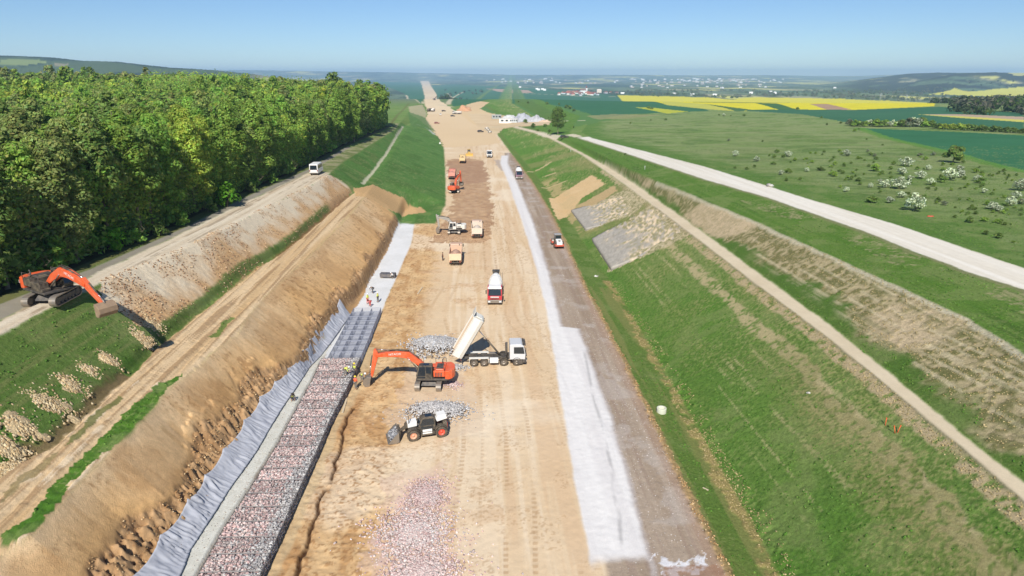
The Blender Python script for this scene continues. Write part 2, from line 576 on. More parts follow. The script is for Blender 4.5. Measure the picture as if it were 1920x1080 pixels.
# right hand hills: dark woods with clearings, left hill: field and woods
rh = (YG > 3000) * (YG < 5600) * sstep(.44, .50, XG / YG)
put(rh * sstep(.34, .44, fbm(XG / 190, YG / 190, 3, 97)), (38, 48, 40), .97, 'hills')
lh = (YG > 1500) * (YG < 4200) * (1 - sstep(-.45, -.28, XG / YG))
put(lh, mixc((48, 64, 44), (78, 94, 58), sstep(.52, .6, fbm(XG / 240, YG / 240, 3, 99))), 1, 'hills')
put(poly([(0, 122), (0, 112), (30, 110), (82, 114), (88, 118), (40, 124)], 2), (132, 146, 84), .9)
put(poly([(100, 119), (128, 119), (130, 124), (104, 124)], 2), (150, 140, 108), .8)
REG[(YG > 6500)] = region('hills')

# ---- fields (right)
put(poly([(780, 163), (850, 158), (1000, 166), (1160, 180), (1240, 190), (1330, 208), (1180, 214), (1140, 220), (1070, 232), (1020, 245), (935, 225), (905, 200), (880, 195), (850, 200), (820, 180)], 1.2), mixc((58, 104, 72), (66, 112, 74), N_far), 1, 'crop_field')
put(poly([(850, 205), (915, 196), (1010, 192), (1080, 205), (1150, 224), (1080, 238), (1000, 232), (930, 225)], 2), (94, 128, 66), .9)
put(poly([(910, 166), (990, 169), (1000, 174), (955, 175), (930, 171)], 1), (182, 152, 128))
put(path([(950, 174), (1050, 178), (1110, 182), (1160, 181)], 14, 1), (190, 178, 150))
put(poly([(1158, 179), (1280, 182), (1335, 183), (1373, 187), (1395, 184), (1422, 182.5), (1522, 184), (1600, 186.5), (1675, 189.5), (1748, 193), (1753, 199), (1650, 204), (1608, 207), (1505, 208), (1383, 208.5), (1250, 197)], .5), (212, 200, 50), 1, 'rapeseed_field')
put(poly([(1280, 192), (1322, 195), (1383, 208.5), (1340, 206), (1250, 197), (1200, 189)], .5), (186, 184, 84), .9)
put(poly([(1297, 190.5), (1397, 192), (1480, 191.5), (1480, 193), (1397, 193.5), (1300, 192)], .3), (128, 136, 66), .8)
put(poly([(1322, 195), (1380, 202), (1417, 206.5), (1383, 209), (1360, 203)], .4), (84, 112, 62), 1)
put(poly([(1413, 193), (1455, 194), (1505, 208), (1468, 207.5)], .4), (72, 108, 62), 1)
put(poly([(1517, 195), (1550, 195), (1598, 205.5), (1555, 207)], .4), (170, 140, 112), 1)
put(poly([(1190, 201), (1225, 202), (1290, 209), (1250, 213), (1228, 208)], .5), (178, 180, 60), 1, 'rapeseed_field')
put(poly([(1375, 206), (1600, 206), (1760, 200), (1920, 212), (1920, 246), (1750, 237), (1600, 232), (1500, 214)], .5), mixc((60, 104, 74), (68, 110, 78), N_far), 1, 'crop_field')
put(poly([(1725, 214), (1800, 214), (1920, 219), (1920, 225), (1800, 219)], .4), (180, 158, 132), 1)
put(poly([(1715, 214), (1800, 218), (1920, 225), (1920, 229), (1800, 221)], .4), (196, 190, 92), 1)
cf = poly([(1612, 240), (1680, 243), (1760, 246), (1850, 250), (1920, 254), (1990, 258), (1990, 330), (1920, 322), (1860, 309), (1790, 288), (1720, 272), (1660, 258)], .5)
put(cf, mixc((54, 104, 68), (62, 112, 76), N_big), 1, 'crop_field')
put(path([(1612, 240), (1660, 258), (1720, 272), (1790, 288), (1860, 309), (1920, 322)], 5, .5), (98, 138, 54), .8)
put(poly([(1740, 177), (1780, 170), (1790, 165), (1815, 172), (1860, 168), (1925, 162), (1925, 183), (1830, 181)], 1), (206, 200, 80), 1, 'rapeseed_field')
put(poly([(1890, 138), (1925, 136), (1925, 142), (1900, 142)], 1), (190, 186, 110))
put(poly([(1100, 217), (1150, 214), (1240, 215), (1180, 222), (1120, 224)], .8), (150, 146, 100), .7)
pass
for a, b in (((1170, 232), (1240, 231)), ((1190, 258), (1330, 257)), ((1230, 273), (1280, 272)), ((1500, 224), (1535, 225)), ((1400, 230), (1420, 230))):
    put(path([a, b], 2.2, .6, 1.0), (176, 168, 128), .5)

# ---- forest floor, drain and access track on the left
X0 = XG - lx('B')
put(1 - sstep(-1.2, .2, X0 + (N_mid - .5) * 3), mixc((66, 66, 42), (88, 84, 54), N_mid), (YG < np.minimum(640, 395 + np.maximum(0, -X0 - 110) * 2)) * 1.0, 'forest_floor')
REG[(REG == REGIONS.index('forest_floor')) & (YG > np.minimum(640, 395 + np.maximum(0, -X0 - 110) * 2))] = 0
REG[(YG > 520) & (REG == REGIONS.index('forest_floor'))] = 0
put(btw(lx('B') - 2.2, 'B', .25), mixc((120, 118, 72), (100, 106, 56), N_mid), .8)
put(btw('B', 'B2', .04) * yb(0, 250), mixc((150, 142, 126), (134, 126, 108), N_mid), 1, 'drainage_channel')
acc = btw('B2', 'C', .22) * yb(0, 175, 4)
put(acc, mixc((216, 202, 178), (198, 178, 148), N_long * 1.7 - .4), 1, 'access_road')
put(acc * sstep(.56, .64, N_long2) * sstep(.4, .55, N_mid), (150, 130, 105), .7)
put(btw('B2', 'C', .3) * yb(175, 440, 3), mixc((120, 124, 78), (160, 152, 116), sstep(.45, .6, N_mid)), .8)
# upper slope: turf near, dug soil beyond
exc = yb(0, 176, 2)
digm = poly([(190, 560), (232, 590), (270, 618), (300, 610), (420, 545), (560, 447), (645, 372), (668, 352), (655, 342), (613, 328), (567, 355), (480, 396), (375, 450), (250, 500), (187, 528)], .35)
put(btw('C', 'D', .1), mixc((92, 124, 52), (116, 134, 70), N_big * 1.5 - .2), 1)
put(btw('C', 'D', .1) * sstep(.58, .66, N_long2) * (YG < 80), (150, 146, 92), .4)
dig_t = np.clip((XG - lx('C')) / np.maximum(lx('D') - lx('C'), .1), 0, 1)
put(digm, mixc((222, 204, 174), (208, 168, 120), dig_t * 1.5 + (N_mid - .5) * 2.2 - .2), 1, 'cut_slope')
put(digm * sstep(.60, .68, N_fine) * sstep(.45, .6, N_mid), (164, 134, 100), .5)
DISP += digm * ((N_fine - .5) * .14 + (N_big - .5) * .4)
# ditch of weeds at the foot of that slope, then the bench
tren = btw(lx('D') - 1.1, lx('D') + .15, .22) * yb(58, 150)
put(tren, mixc((78, 112, 42), (108, 118, 64), N_mid * 2 - .5), .95)
put(btw(lx('D') - .5, lx('D') + .5, .35) * exc * (YG < 62), mixc((150, 120, 92), (120, 100, 70), N_mid), .8)
DISP -= btw(lx('D') - .55, lx('D') + .5, .12) * exc * (.35 + .3 * (YG > 105))
put(btw(lx('D') - .25, lx('D') + .5, .15) * yb(108, 170), (132, 98, 66), .9)
ben = btw(lx('D') + .3, 'E', .2) * exc
put(ben, mixc((216, 188, 148), (200, 166, 120), N_long * 2 - .5), 1, 'bench_track')
put(ben * sstep(.54, .60, N_long2), (160, 128, 92), .75)
put(ben * sstep(.60, .66, N_long2 * .5 + N_mid * .5) * (YG < 62), (226, 204, 170), .8)
DISP += ben * ((N_long2 - .5) * .35 + (N_fine - .5) * .15)
gp = poly([(0, 1030), (0, 1000), (50, 967), (80, 930), (130, 880), (160, 850), (200, 812), (240, 770), (300, 720), (340, 700), (290, 770), (240, 822), (185, 862), (130, 912), (100, 952), (57, 1005)], .25)
put(gp, mixc((66, 108, 34), (86, 118, 42), N_mid), 1)
gp2 = poly([(120, 838), (170, 786), (220, 742), (228, 748), (180, 795), (140, 830)], .25)
put(gp2, (116, 116, 66), .9)
gp2 = poly([(0, 925), (60, 880), (100, 850), (112, 856), (70, 892), (0, 945)], .3)
put(gp2, (140, 124, 84), .8)
put(poly([(390, 632), (430, 593), (440, 595), (405, 632)], .2), (96, 118, 52), .9)
# the big cut slope
slo = btw('E', 'F', .12) * exc
su = np.clip((XG - lx('E')) / np.maximum(lx('F') - lx('E'), .1), 0, 1)
streak = fbm(XG / 2.2, YG / .6, 4, 111)
put(slo, mixc((224, 190, 144), (216, 172, 116), su * 1.2 + (N_big - .5) * 2.4), 1, 'cut_slope')
put(slo * sstep(.53, .68, streak), (190, 148, 98), .45)
put(slo * (1 - sstep(0, .25, su)), (214, 184, 142), .6)
put(slo * sstep(.52, .66, fbm(XG / 5, YG / 7, 4, 113)), (176, 132, 84), .4)
put(slo * sstep(.62, .70, N_micro) * sstep(.45, .6, N_mid), (158, 116, 74), .5)
put(slo * sstep(.66, .72, N_fine) * sstep(.5, .6, N_big), (150, 108, 68), .6)
DISP += slo * ((N_big - .5) * .5 + (N_mid - .5) * .14 + (N_fine - .5) * .05) * sstep(0, .1, su)
put(btw(lx('F') - .5, 'K', .1) * exc * (YG < 215) * (1 - (RGB[..., 1] * 0)), mixc((198, 158, 108), (180, 138, 90), N_mid), 1, 'cut_slope')
# crumbling bank under it
_b = fbm(YR / 6.5, YR * 0 + 1.7, 3, 123)[:, None]
rk = btw(lx('F') - .2 - 5.5 * np.clip(_b - .44, 0, 1), lx('G') + .2, .35) * exc
rr = np.abs(fbm(XG / 1.3, YG / .9, 4, 121) - .5) * 2
put(rk, mixc((190, 154, 112), (150, 116, 80), N_fine * 1.8 - .4), 1, 'eroded_bank')
put(rk * (1 - sstep(.0, .10, rr)), (104, 72, 44), .6)
DISP += rk * ((rr - .35) * 1.2 + (np.abs(N_fine - .5) - .15) * .9 + (fbm(XG / .5, YG / .4, 3, 131) - .5) * .7) * (1 - sstep(-.8, .4, XG - lx('G')) * .8)
crest = btw(lx('F') - 1.0 - 5.5 * np.clip(_b - .44, 0, 1), lx('F') + .35, .5) * exc * sstep(.40, .5, _b)
DISP += crest * (fbm(XG / 2.2, YG / 3.2, 3, 141) - .45) * .8
# filter gravel and blinding concrete
fil = btw(lx('G') + .5, 'I', .06) * (YG < 92)
put(fil, mixc((214, 211, 198), (190, 186, 170), N_fine), 1, 'filter_gravel')
put(btw('I', 'K', .05) * (YG < 76), (120, 112, 104))
con = poly([(600, 690), (622, 640), (655, 592), (684, 552), (692, 528), (724, 474), (744, 425), (758, 394), (780, 394), (776, 447), (772, 455), (722, 570), (690, 650), (668, 700)], .12)
put(con, mixc((226, 224, 220), (206, 204, 198), N_mid), 1, 'blinding_concrete')

# ---- grass slope beyond the dig
gs = btw('C', 'N', .15) * yb(174, 460, 2.0)
put(gs, mixc((84, 124, 56), (96, 132, 64), N_big), 1)
put(gs * sstep(.46, .62, N_fine * .5 + N_mid * .5), (116, 140, 78), .5)
put(gs * sstep(.5, .66, fbm(XG / 5, YG / 9, 4, 183)), (76, 108, 48), .5)
put(btw('C', 'D', .2) * yb(174, 460, 2) * sstep(.5, .6, N_mid), (104, 122, 66), .6)
put(path([(680, 345), (700, 322), (722, 292), (740, 262), (756, 237)], 1.0, .15), (184, 180, 148), .95, 'drainage_path')
put(path([(782, 233), (800, 240), (815, 252)], 2.2, .2), (188, 188, 172), .9)
put(poly([(664, 352), (700, 346), (755, 370), (790, 389), (800, 398), (765, 402), (740, 398), (700, 376), (668, 368)], .2), (204, 166, 116), 1)

# ---- the carriageway
bed = sstep(-.2, .2, XG - lx('K')) * sstep(-.2, .2, lx('Q') - XG + (N_fine - .5) * .5) * (YG < 470)
bed = bed * (1 - gs)
put(bed, mixc((220, 196, 162), (212, 184, 146), N_big * 2 - .5), 1, 'road_bed')
shoulder = bed * (1 - sstep(-1.6, 1.6, XG - xr([(720, 1080), (748, 870), (772, 700), (800, 560), (822, 440), (835, 380)]) + (N_mid - .5) * 4))
put(shoulder * (YG < 190), mixc((212, 178, 130), (196, 156, 106), N_mid * 2 - .5), .9)
put(shoulder * sstep(.52, .66, fbm(TG / 1.1, YG / 3.5, 4, 151)) * (YG < 150), (168, 122, 74), .55)
tl = bed * sstep(1, 4, TG + 8)
put(tl * sstep(.52, .66, N_long), (206, 172, 134), .45)
put(tl * (1 - sstep(.34, .46, N_long)), (228, 208, 178), .5)
put(bed * sstep(.60, .68, N_mid) * sstep(.48, .6, N_big) * (TG < 2), (196, 156, 114), .4)
wob = (fbm(YG / 34, YG * 0 + 3.3, 2, 211) - .5) * 9
for o_, w_, a_ in ((-6.0, .5, .5), (-3.9, .5, .5), (1.2, .45, .55), (3.3, .45, .55), (6.4, .4, .4), (8.3, .4, .4), (-1.2, .35, .35), (10.2, .35, .3)):
    dd = np.abs(TG - o_ - wob * (.4 + .09 * abs(o_)) - .25 * (N_mid - .5))
    tr_ = (1 - sstep(w_ * .35, w_ * .6, dd)) * bed * sstep(.36, .52, fbm(YG / 9 + o_, TG / 3, 2, 213))
    put(tr_ * (.6 + .4 * np.sign(np.sin(YG * 9))), (178, 144, 106), a_ * 1.1)
    DISP -= tr_ * .03
put(bed * (1 - sstep(.30, .40, N_big)), (230, 212, 184), .5)
put(bed * sstep(.60, .70, N_micro) * sstep(.45, .6, N_mid) * (YG < 200), (176, 142, 104), .5)
put(shoulder * sstep(.54, .62, N_micro) * sstep(.42, .55, N_fine) * (YG < 200), (150, 106, 64), .6)
DISP += bed * ((N_mid - .5) * .10 + (N_fine - .5) * .05) + shoulder * ((N_fine - .5) * .16 + (N_mid - .5) * .25)
# crack and little scarp beside the gabions
ck = [(555, 1080), (585, 985), (612, 915), (632, 862), (650, 800), (668, 745), (700, 715)]
ckm = path(ck, .30, .30, .15) * sstep(.30, .42, N_mid)
put(path(ck, 1.5, .4, 1.2), (160, 114, 70), .3)
put(ckm, (64, 40, 24), .95)
DISP -= ckm * .35
put(btw('K', lx('K') + 1.0, .15) * (YG < 90), (196, 172, 132), .7)
# dug over brown soil
br = poly([(838, 300), (872, 296), (905, 300), (918, 340), (924, 380), (922, 430), (905, 456), (860, 458), (808, 457), (806, 448), (822, 432), (845, 400), (850, 360), (842, 330)], 1.1)
put(br, mixc((188, 154, 118), (162, 126, 94), fbm(XG / 1.6, YG / 1.6, 4, 161) * 2 - .5), .9)
DISP += br * (fbm(XG / 1.2, YG / 1.6, 3, 171) - .5) * .7
put(poly([(838, 302), (905, 302), (918, 340), (880, 345), (842, 342)], .8), (160, 124, 98), .5)
put(poly([(925, 300), (962, 300), (975, 322), (940, 320)], .4), (176, 160, 146), .8)
# pinkish dust spread
put(poly([(690, 1085), (700, 980), (715, 925), (740, 900), (838, 870), (850, 960), (862, 1085)], 1.2), (212, 182, 160), .4)
put(poly([(722, 1085), (712, 1010), (735, 950), (775, 900), (822, 885), (834, 930), (822, 985), (842, 1030), (850, 1085)], .7) * sstep(.34, .46, N_fine), (208, 178, 164), .6)
put(poly([(760, 690), (870, 690), (900, 730), (890, 800), (840, 830), (720, 790)], 1.3), (208, 184, 156), .45)
# gravel lane and the lime treated strip
lane = bed * sstep(-.3, .3, XG - xr([(1140, 1080), (1110, 940), (1085, 800), (1060, 680), (1040, 600), (1012, 490), (985, 400), (965, 335), (945, 306)])) * (YG < 345)
put(lane, mixc((176, 158, 138), (150, 130, 108), N_long * 2 - .5), 1, 'gravel_lane')
put(lane * sstep(.54, .62, N_long2), (150, 128, 112), .5)
put(lane * sstep(.55, .68, N_mid), (196, 186, 176), .35)
put(lane * sstep(-1.8, -.4, XG - lx('Q')), (168, 136, 108), .5)
lime_l = xr([(1112, 1080), (1100, 1020), (1080, 920), (1060, 800), (1042, 680), (1022, 570), (1002, 490), (977, 410), (952, 340), (938, 306)])
lime_r = xr([(1225, 1080), (1215, 1045), (1180, 910), (1147, 790), (1112, 690), (1086, 622), (1084, 616), (1052, 612), (1050, 605), (1030, 520), (1000, 420), (968, 340), (952, 306)])
lime = btw(lime_l, lime_r, .10, .12) * (YG < 330)
lime = lime * sstep(-.8, .8, YG - hit(1150, 1052)[1] + (N_mid - .5) * 3)
put(lime, mixc((226, 221, 214), (214, 208, 202), N_long * 2 - .5), 1, 'lime_strip')
rut = lime * path([(1168, 1030), (1148, 885), (1135, 830), (1110, 730), (1096, 660)], .32, .08, .3) * sstep(.40, .55, fbm(TG, YG / 5, 3, 181))
put(rut, (160, 156, 152), .6)
put(btw(lime_r - .2, lime_r + .3, .2) * lane, (196, 188, 182), .6)
put(poly([(1215, 1050), (1235, 1030), (1285, 1055), (1320, 1035), (1330, 1075), (1250, 1090)], .5) * sstep(.42, .55, N_fine), (224, 222, 222), .85)
put(poly([(1240, 1062), (1340, 1062), (1365, 1085), (1235, 1085)], .4), (150, 110, 84), .55)
# crumbly verge
ver = btw(lx('Q') - .2, lx('Q') + .5, .22) * (YG < 330)
put(ver, mixc((186, 152, 108), (130, 112, 74), N_fine * 1.6 - .3), .9)
DISP += ver * ((N_fine - .3) * .5)

# ---- right hand cut slope
ol = btw(lx('Q') + .6, 'R', .2)
put(ol, mixc((110, 128, 62), (94, 122, 50), N_big * 2 - .5), .9)
put(ol * sstep(.5, .62, N_long) * (YG < 120), (150, 142, 88), .5)
weeds = btw(lx('R') - 1.2, lx('R') + 1.3, .5) * (YG < 125) * sstep(.36, .56, N_mid * .5 + N_fine * .5)
put(weeds, mixc((186, 162, 106), (150, 134, 84), N_fine), .85)
DISP += weeds * N_fine * .2
rs = btw('R', 'S', .1)
ru = np.clip((XG - lx('R')) / np.maximum(lx('S') - lx('R'), .1), 0, 1)
put(rs, mixc((98, 134, 54), (124, 142, 76), ru * .9 - .15 + (N_big - .5) * 1.6), 1)
gsm = fbm(XG / 6, YG / 10, 3, 187)
put(rs * sstep(.48, .7, gsm) * (.25 + ru * .75), (130, 138, 76), .55)
put(rs * sstep(.5, .75, fbm(XG / 9, YG / 16, 3, 189)), (86, 124, 46), .4)
put(rs * sstep(.55, .70, N_micro) * sstep(.38, .62, gsm * .6 + ru * .35), (176, 166, 112), .55)
put(rs * (1 - sstep(.30, .42, N_micro)), (70, 104, 38), .4)
lines_ = sstep(.63, .68, fbm(TG / .42 + .35 * N_mid, YG / 46, 2, 191)) * sstep(.40, .56, N_micro * .6 + N_mid * .4)
put(rs * lines_ * sstep(.05, .3, ru) * sstep(.44, .56, N_big), (182, 174, 122), .6)
# dry thatch band high on the slope and along the drain
th = btw(lx('S') - 4.8, lx('S') - 3.2, .35) * (YG < 190)
put(th * sstep(.36, .5, N_fine), (194, 176, 132), .85)
th2 = sstep(-10, -4.5, XG - lx('S') + (N_mid - .5) * 5) * btw(lx('S') - 12, lx('S') - 3.4, .7) * yb(0, 75, 8)
put(th2, (128, 130, 76), .5)
put(th2 * sstep(.46, .60, N_micro * .7 + N_fine * .3), (168, 156, 106), .6)
th = btw(lx('S') - 1.3, lx('S'), .25) * (YG < 230) * sstep(.3, .5, N_mid + .25 * (YG > 50))
put(th * sstep(.34, .5, N_fine), (196, 174, 136), .9)
DISP += rs * (N_fine - .5) * .08
# drying slope further off
put(rs * yb(150, 330, 20) * sstep(.48, .6, N_big), (150, 142, 92), .5)
sc1 = poly([(1030, 372), (1110, 328), (1135, 345), (1090, 372), (1075, 395), (1045, 412)], .4)
put(sc1, mixc((206, 172, 122), (216, 186, 140), N_mid), 1, 'cut_slope')
put(poly([(1085, 385), (1150, 348), (1158, 356), (1100, 398)], .4), (200, 170, 124), .9)
for a in ([(985, 322), (1010, 318), (1032, 305)], [(1012, 335), (1045, 322)], [(1018, 352), (1062, 340)]):
    put(path(a, 1.3, .3), (206, 184, 138), .9)
put(btw('R', lx('R') + 5, .6) * yb(165, 250, 6) * sstep(.42, .5, N_mid), (200, 172, 124), .7)
apm = poly([(1118, 456), (1146, 508), (1296, 440), (1318, 424), (1240, 378)], .5) + poly([(1078, 400), (1098, 433), (1192, 400), (1215, 375), (1180, 352)], .5)
put(apm, mixc((150, 142, 98), (210, 192, 154), sstep(.40, .58, N_micro * .5 + N_fine * .5)), .85)
# drain path on the berm
put(btw('S', 'S2', .10) * (YG < 520), mixc((214, 198, 168), (200, 182, 150), N_mid), 1, 'drainage_path')
put(btw(lx('S') - .12, lx('S') + .12, .05) * (YG < 160), (120, 108, 84), .7)
# upper slope: green foot, then dry stubble with ridges
us = btw('S2', 'U', .15)
uu = np.clip((XG - lx('S2')) / np.maximum(lx('U') - lx('S2'), .1), 0, 1)
put(us, mixc((82, 116, 44), (100, 122, 58), N_mid), 1)
dry = us * sstep(.10, .34, uu + (N_big - .5) * .8 + (N_mid - .5) * .5) * (YG < 330)
put(dry, mixc((190, 172, 132), (124, 120, 76), sstep(.38, .60, N_fine * .75 + N_mid * .25)), .95 - .2 * sstep(120, 200, YG))
put(dry * sstep(.54, .66, N_big), (214, 190, 154), .6)
ridge = sstep(.60, .67, fbm(TG / .45 + .2 * N_mid, YG / 30, 2, 201)) * us * (YG < 115)
put(ridge * sstep(.1, .3, uu) * sstep(.38, .55, N_mid), (214, 198, 160), .6)
gap_ = sstep(.58, .66, fbm(TG / .5 + .2 * N_mid + 7, YG / 24, 2, 203)) * dry * (YG < 115)
put(gap_ * sstep(.42, .56, N_mid), (112, 116, 70), .45)
put(btw(lx('U') - .7, lx('U') + .3, .25) * (YG < 180), (206, 196, 166), .8)
DISP += (dry * ((N_fine - .5) * .22) + ridge * .05) * (1 - sstep(90, 130, YG))
# turf strip and dirt road on top
uv = btw('U', 'V', .1)
put(uv, mixc((88, 124, 44), (104, 132, 58), N_long * 2 - .5), 1)
put(uv * btw(lx('V') - 5, lx('V') - .5, .8) * sstep(.50, .60, N_mid * .5 + N_fine * .5) * sstep(.45, .6, N_big) * (YG < 150), (170, 160, 118), .7)
put(uv * sstep(.6, .68, N_long2) * sstep(.45, .6, N_mid), (66, 94, 36), .6)
dr = btw('V', 'W', .12, .12) * (YG < 345)
put(dr, mixc((228, 220, 204), (216, 206, 186), N_long * 2 - .5), 1, 'dirt_road')
put(path([(1084, 256), (1068, 252), (1050, 256), (1030, 256), (1012, 250)], 4.5, .4), (214, 200, 172), .9, 'dirt_road')
put(btw(lx('V') - .9, 'V', .25) * (YG < 345), (150, 140, 104), .6)

# ---- the works further off
put(poly([(826, 262), (812, 247), (802, 236), (798, 222), (803, 212), (860, 211), (885, 222), (897, 236), (928, 252), (940, 268), (880, 275), (830, 275)], .6), mixc((224, 198, 158), (208, 178, 136), N_far), 1, 'road_bed')
put(poly([(803, 214), (796, 196), (794, 180), (790, 164), (788, 152), (804, 152), (810, 164), (818, 176), (826, 190), (845, 203), (862, 213)], .8), mixc((226, 204, 166), (212, 184, 144), N_far), 1, 'road_bed')
put(poly([(860, 211), (876, 196), (900, 190), (918, 192), (900, 204), (918, 212), (930, 214), (940, 232), (905, 240), (880, 228)], .6), mixc((220, 194, 150), (206, 172, 126), N_far), 1, 'road_bed')
put(poly([(876, 213), (925, 214), (985, 221), (1035, 227), (1030, 234), (985, 237), (945, 241), (930, 252), (900, 242)], .9), mixc((218, 194, 154), (200, 170, 130), N_big), .95, 'road_bed')
put(poly([(855, 206), (872, 198), (884, 202), (878, 210)], .6), (196, 158, 124), .9)
put(poly([(765, 200), (792, 196), (800, 212), (798, 222), (812, 238), (800, 236), (770, 215)], .6), (190, 174, 140), .7)
for a in ([(838, 175), (848, 184), (870, 172)], [(840, 196), (852, 185)], [(825, 172), (850, 172)], [(762, 178), (792, 194)], [(820, 196), (848, 201)]):
    put(path(a, 7, .6, 3), (206, 190, 156), .85)
put(path([(1005, 224), (1040, 225), (1058, 226)], 3.5, .5), (214, 196, 164), .9)
put(path([(1060, 227), (1092, 226)], 4, .5), (220, 208, 176), .9)
put(path([(930, 238), (985, 232), (1050, 229)], 5, .6), (190, 172, 140), .7)
# fields left of the road far away
put(poly([(700, 152), (790, 155), (796, 180), (790, 196), (765, 180), (720, 160)], 1), (60, 108, 74), .95, 'crop_field')
put(poly([(765, 210), (798, 222), (815, 246), (770, 236)], .6), (88, 122, 62), .8)

gr_ = ((RGB[..., 1] > RGB[..., 0] * 1.10) & (YG < 260)).astype(float)
put(gr_ * sstep(.60, .72, N_micro) * sstep(.4, .6, N_mid), (150, 152, 96), .35)
put(gr_ * (1 - sstep(.28, .40, N_micro)), (74, 104, 42), .3)
put(gr_ * sstep(.5, .68, fbm(XG / 4, YG / 4, 4, 29)) * (YG < 200), (134, 146, 86), .45)
# ---- relief and relaxed turf
turf = ((RGB[..., 1] > RGB[..., 0] * 1.12) & (YG < 420)).astype(float)
DISP += turf * (N_fine - .5) * .10
ZG = ZG + DISP * NEAR * np.clip(1.2 - YG / 420, 0, 1)
wmask = ((RGB[..., 1] < .11) & (YG > 1400)).astype(float)
ZG += wmask * 5 * N_fine * sstep(1400, 1800, YG)

# ------------------------------------------------------------------ meshes, one per kind of ground
M_SOIL = tone_mat('soil', .97, 2.2, .22, .5, 14, .12, .1)
M_TURF = tone_mat('turf', .97, 3.5, .42, .8, 22, .15, .08)
M_DUST = tone_mat('dusty_ground', .97, 1.2, .10, .25, 9, .05, .1)
M_FIELD = tone_mat('field', .97, .05, .15, .2, .9, .3, .05)
M_STONE = tone_mat('stone', .9, 6, .25, .4, 30, .05, .2)
RM = {'ground': M_TURF, 'hills': M_FIELD, 'crop_field': M_FIELD, 'rapeseed_field': M_FIELD, 'forest_floor': M_SOIL, 'drainage_channel': M_DUST,
      'access_road': M_SOIL, 'cut_slope': M_SOIL, 'bench_track': M_SOIL, 'eroded_bank': M_SOIL, 'filter_gravel': M_STONE, 'blinding_concrete': M_DUST,
      'drainage_path': M_DUST, 'road_bed': M_DUST, 'gravel_lane': M_SOIL, 'lime_strip': M_DUST, 'dirt_road': M_DUST}
R, C = XG.shape
idx = np.arange(R * C).reshape(R, C)
quads = np.stack([idx[:-1, :-1], idx[:-1, 1:], idx[1:, 1:], idx[1:, :-1]], -1).reshape(-1, 4)
freg = REG[:-1, :-1].reshape(-1)
V = np.stack([XG, YG, ZG], -1).reshape(-1, 3)
CC = RGB.reshape(-1, 3)
for k, nm in enumerate(REGIONS):
    q = quads[freg == k]
    if not len(q): continue
    u, inv = np.unique(q, return_inverse=True)
    me = mesh_np(nm, V[u], inv.reshape(-1, 4), CC[u], smooth=True)
    o = link_mesh(nm, me, None, [RM[nm]])
    tag(o, kind='structure')
del quads, V, CC
# ================================================================== plants
def leaf_mat(name, rgb, vary=.22, trans=.45):
    m, nt, b = new_mat(name)
    L = nt.links.new
    out = nt.nodes['Material Output']
    at_ = nd(nt, 'ShaderNodeAttribute', attribute_name='tone')
    oi = nd(nt, 'ShaderNodeObjectInfo')
    mr = nd(nt, 'ShaderNodeMapRange'); mr.inputs['To Min'].default_value = 1 - vary; mr.inputs['To Max'].default_value = 1 + vary
    L(oi.outputs['Random'], mr.inputs['Value'])
    mul = nd(nt, 'ShaderNodeMix', data_type='RGBA', blend_type='MULTIPLY'); mul.inputs['Factor'].default_value = 1
    mul.inputs['A'].default_value = (*lin(rgb), 1); L(at_.outputs['Color'], mul.inputs['B'])
    sc = nd(nt, 'ShaderNodeVectorMath', operation='SCALE'); L(mul.outputs['Result'], sc.inputs[0]); L(mr.outputs[0], sc.inputs['Scale'])
    df = nd(nt, 'ShaderNodeBsdfDiffuse'); tr = nd(nt, 'ShaderNodeBsdfTranslucent'); mx = nd(nt, 'ShaderNodeMixShader'); mx.inputs[0].default_value = trans
    L(sc.outputs[0], df.inputs['Color']); L(sc.outputs[0], tr.inputs['Color'])
    L(df.outputs[0], mx.inputs[1]); L(tr.outputs[0], mx.inputs[2]); L(mx.outputs[0], out.inputs['Surface'])
    nt.nodes.remove(b)
    return m


def leaves(cent, norm, size, rng):
    """one diamond leaf clump per centre: verts (4N,3), faces (N,4)"""
    n = len(cent)
    norm = norm / np.maximum(np.linalg.norm(norm, axis=1, keepdims=True), 1e-6)
    r = rng.normal(size=(n, 3))
    u = np.cross(norm, r); u /= np.maximum(np.linalg.norm(u, axis=1, keepdims=True), 1e-6)
    v = np.cross(norm, u)
    s = np.asarray(size).reshape(-1, 1)
    a = s * rng.uniform(.7, 1.2, (n, 1)); b = s * rng.uniform(.35, .75, (n, 1))
    bend = norm * s * .25
    vs = np.stack([cent - u * a, cent + v * b + bend, cent + u * a, cent - v * b + bend], 1).reshape(-1, 3)
    return vs, np.arange(4 * n).reshape(n, 4)


def crown_points(n, rng, h0, h1, rx, lobes, thin=.55):
    """points through a lobed crown between heights h0 and h1, and outward directions"""
    c = []; rr = []
    for k in range(lobes):
        t = (k + rng.uniform(.1, .9)) / lobes
        z = h0 + (h1 - h0) * t
        prof = math.sin(PI * min(1, (.12 + .88 * t) ** .8)) ** .6 if t < .98 else .3
        a = k * 2.4 + rng.uniform(-.5, .5)
        rad_ = rx * prof * rng.uniform(.25, .8)
        c.append((math.cos(a) * rad_, math.sin(a) * rad_, z)); rr.append(rx * rng.uniform(.34, .6) * (.6 + .5 * prof))
    c = np.array(c); rr = np.array(rr)
    k = rng.integers(0, lobes, n)
    d = rng.normal(size=(n, 3)); d /= np.linalg.norm(d, axis=1, keepdims=True)
    d[:, 2] *= np.where(d[:, 2] < 0, .6, 1)
    p = c[k] + d * (rr[k] * rng.uniform(thin, 1.05, n) ** .6)[:, None] * np.array([1, 1, .8])
    return p, d + np.array([0, 0, .45]), c


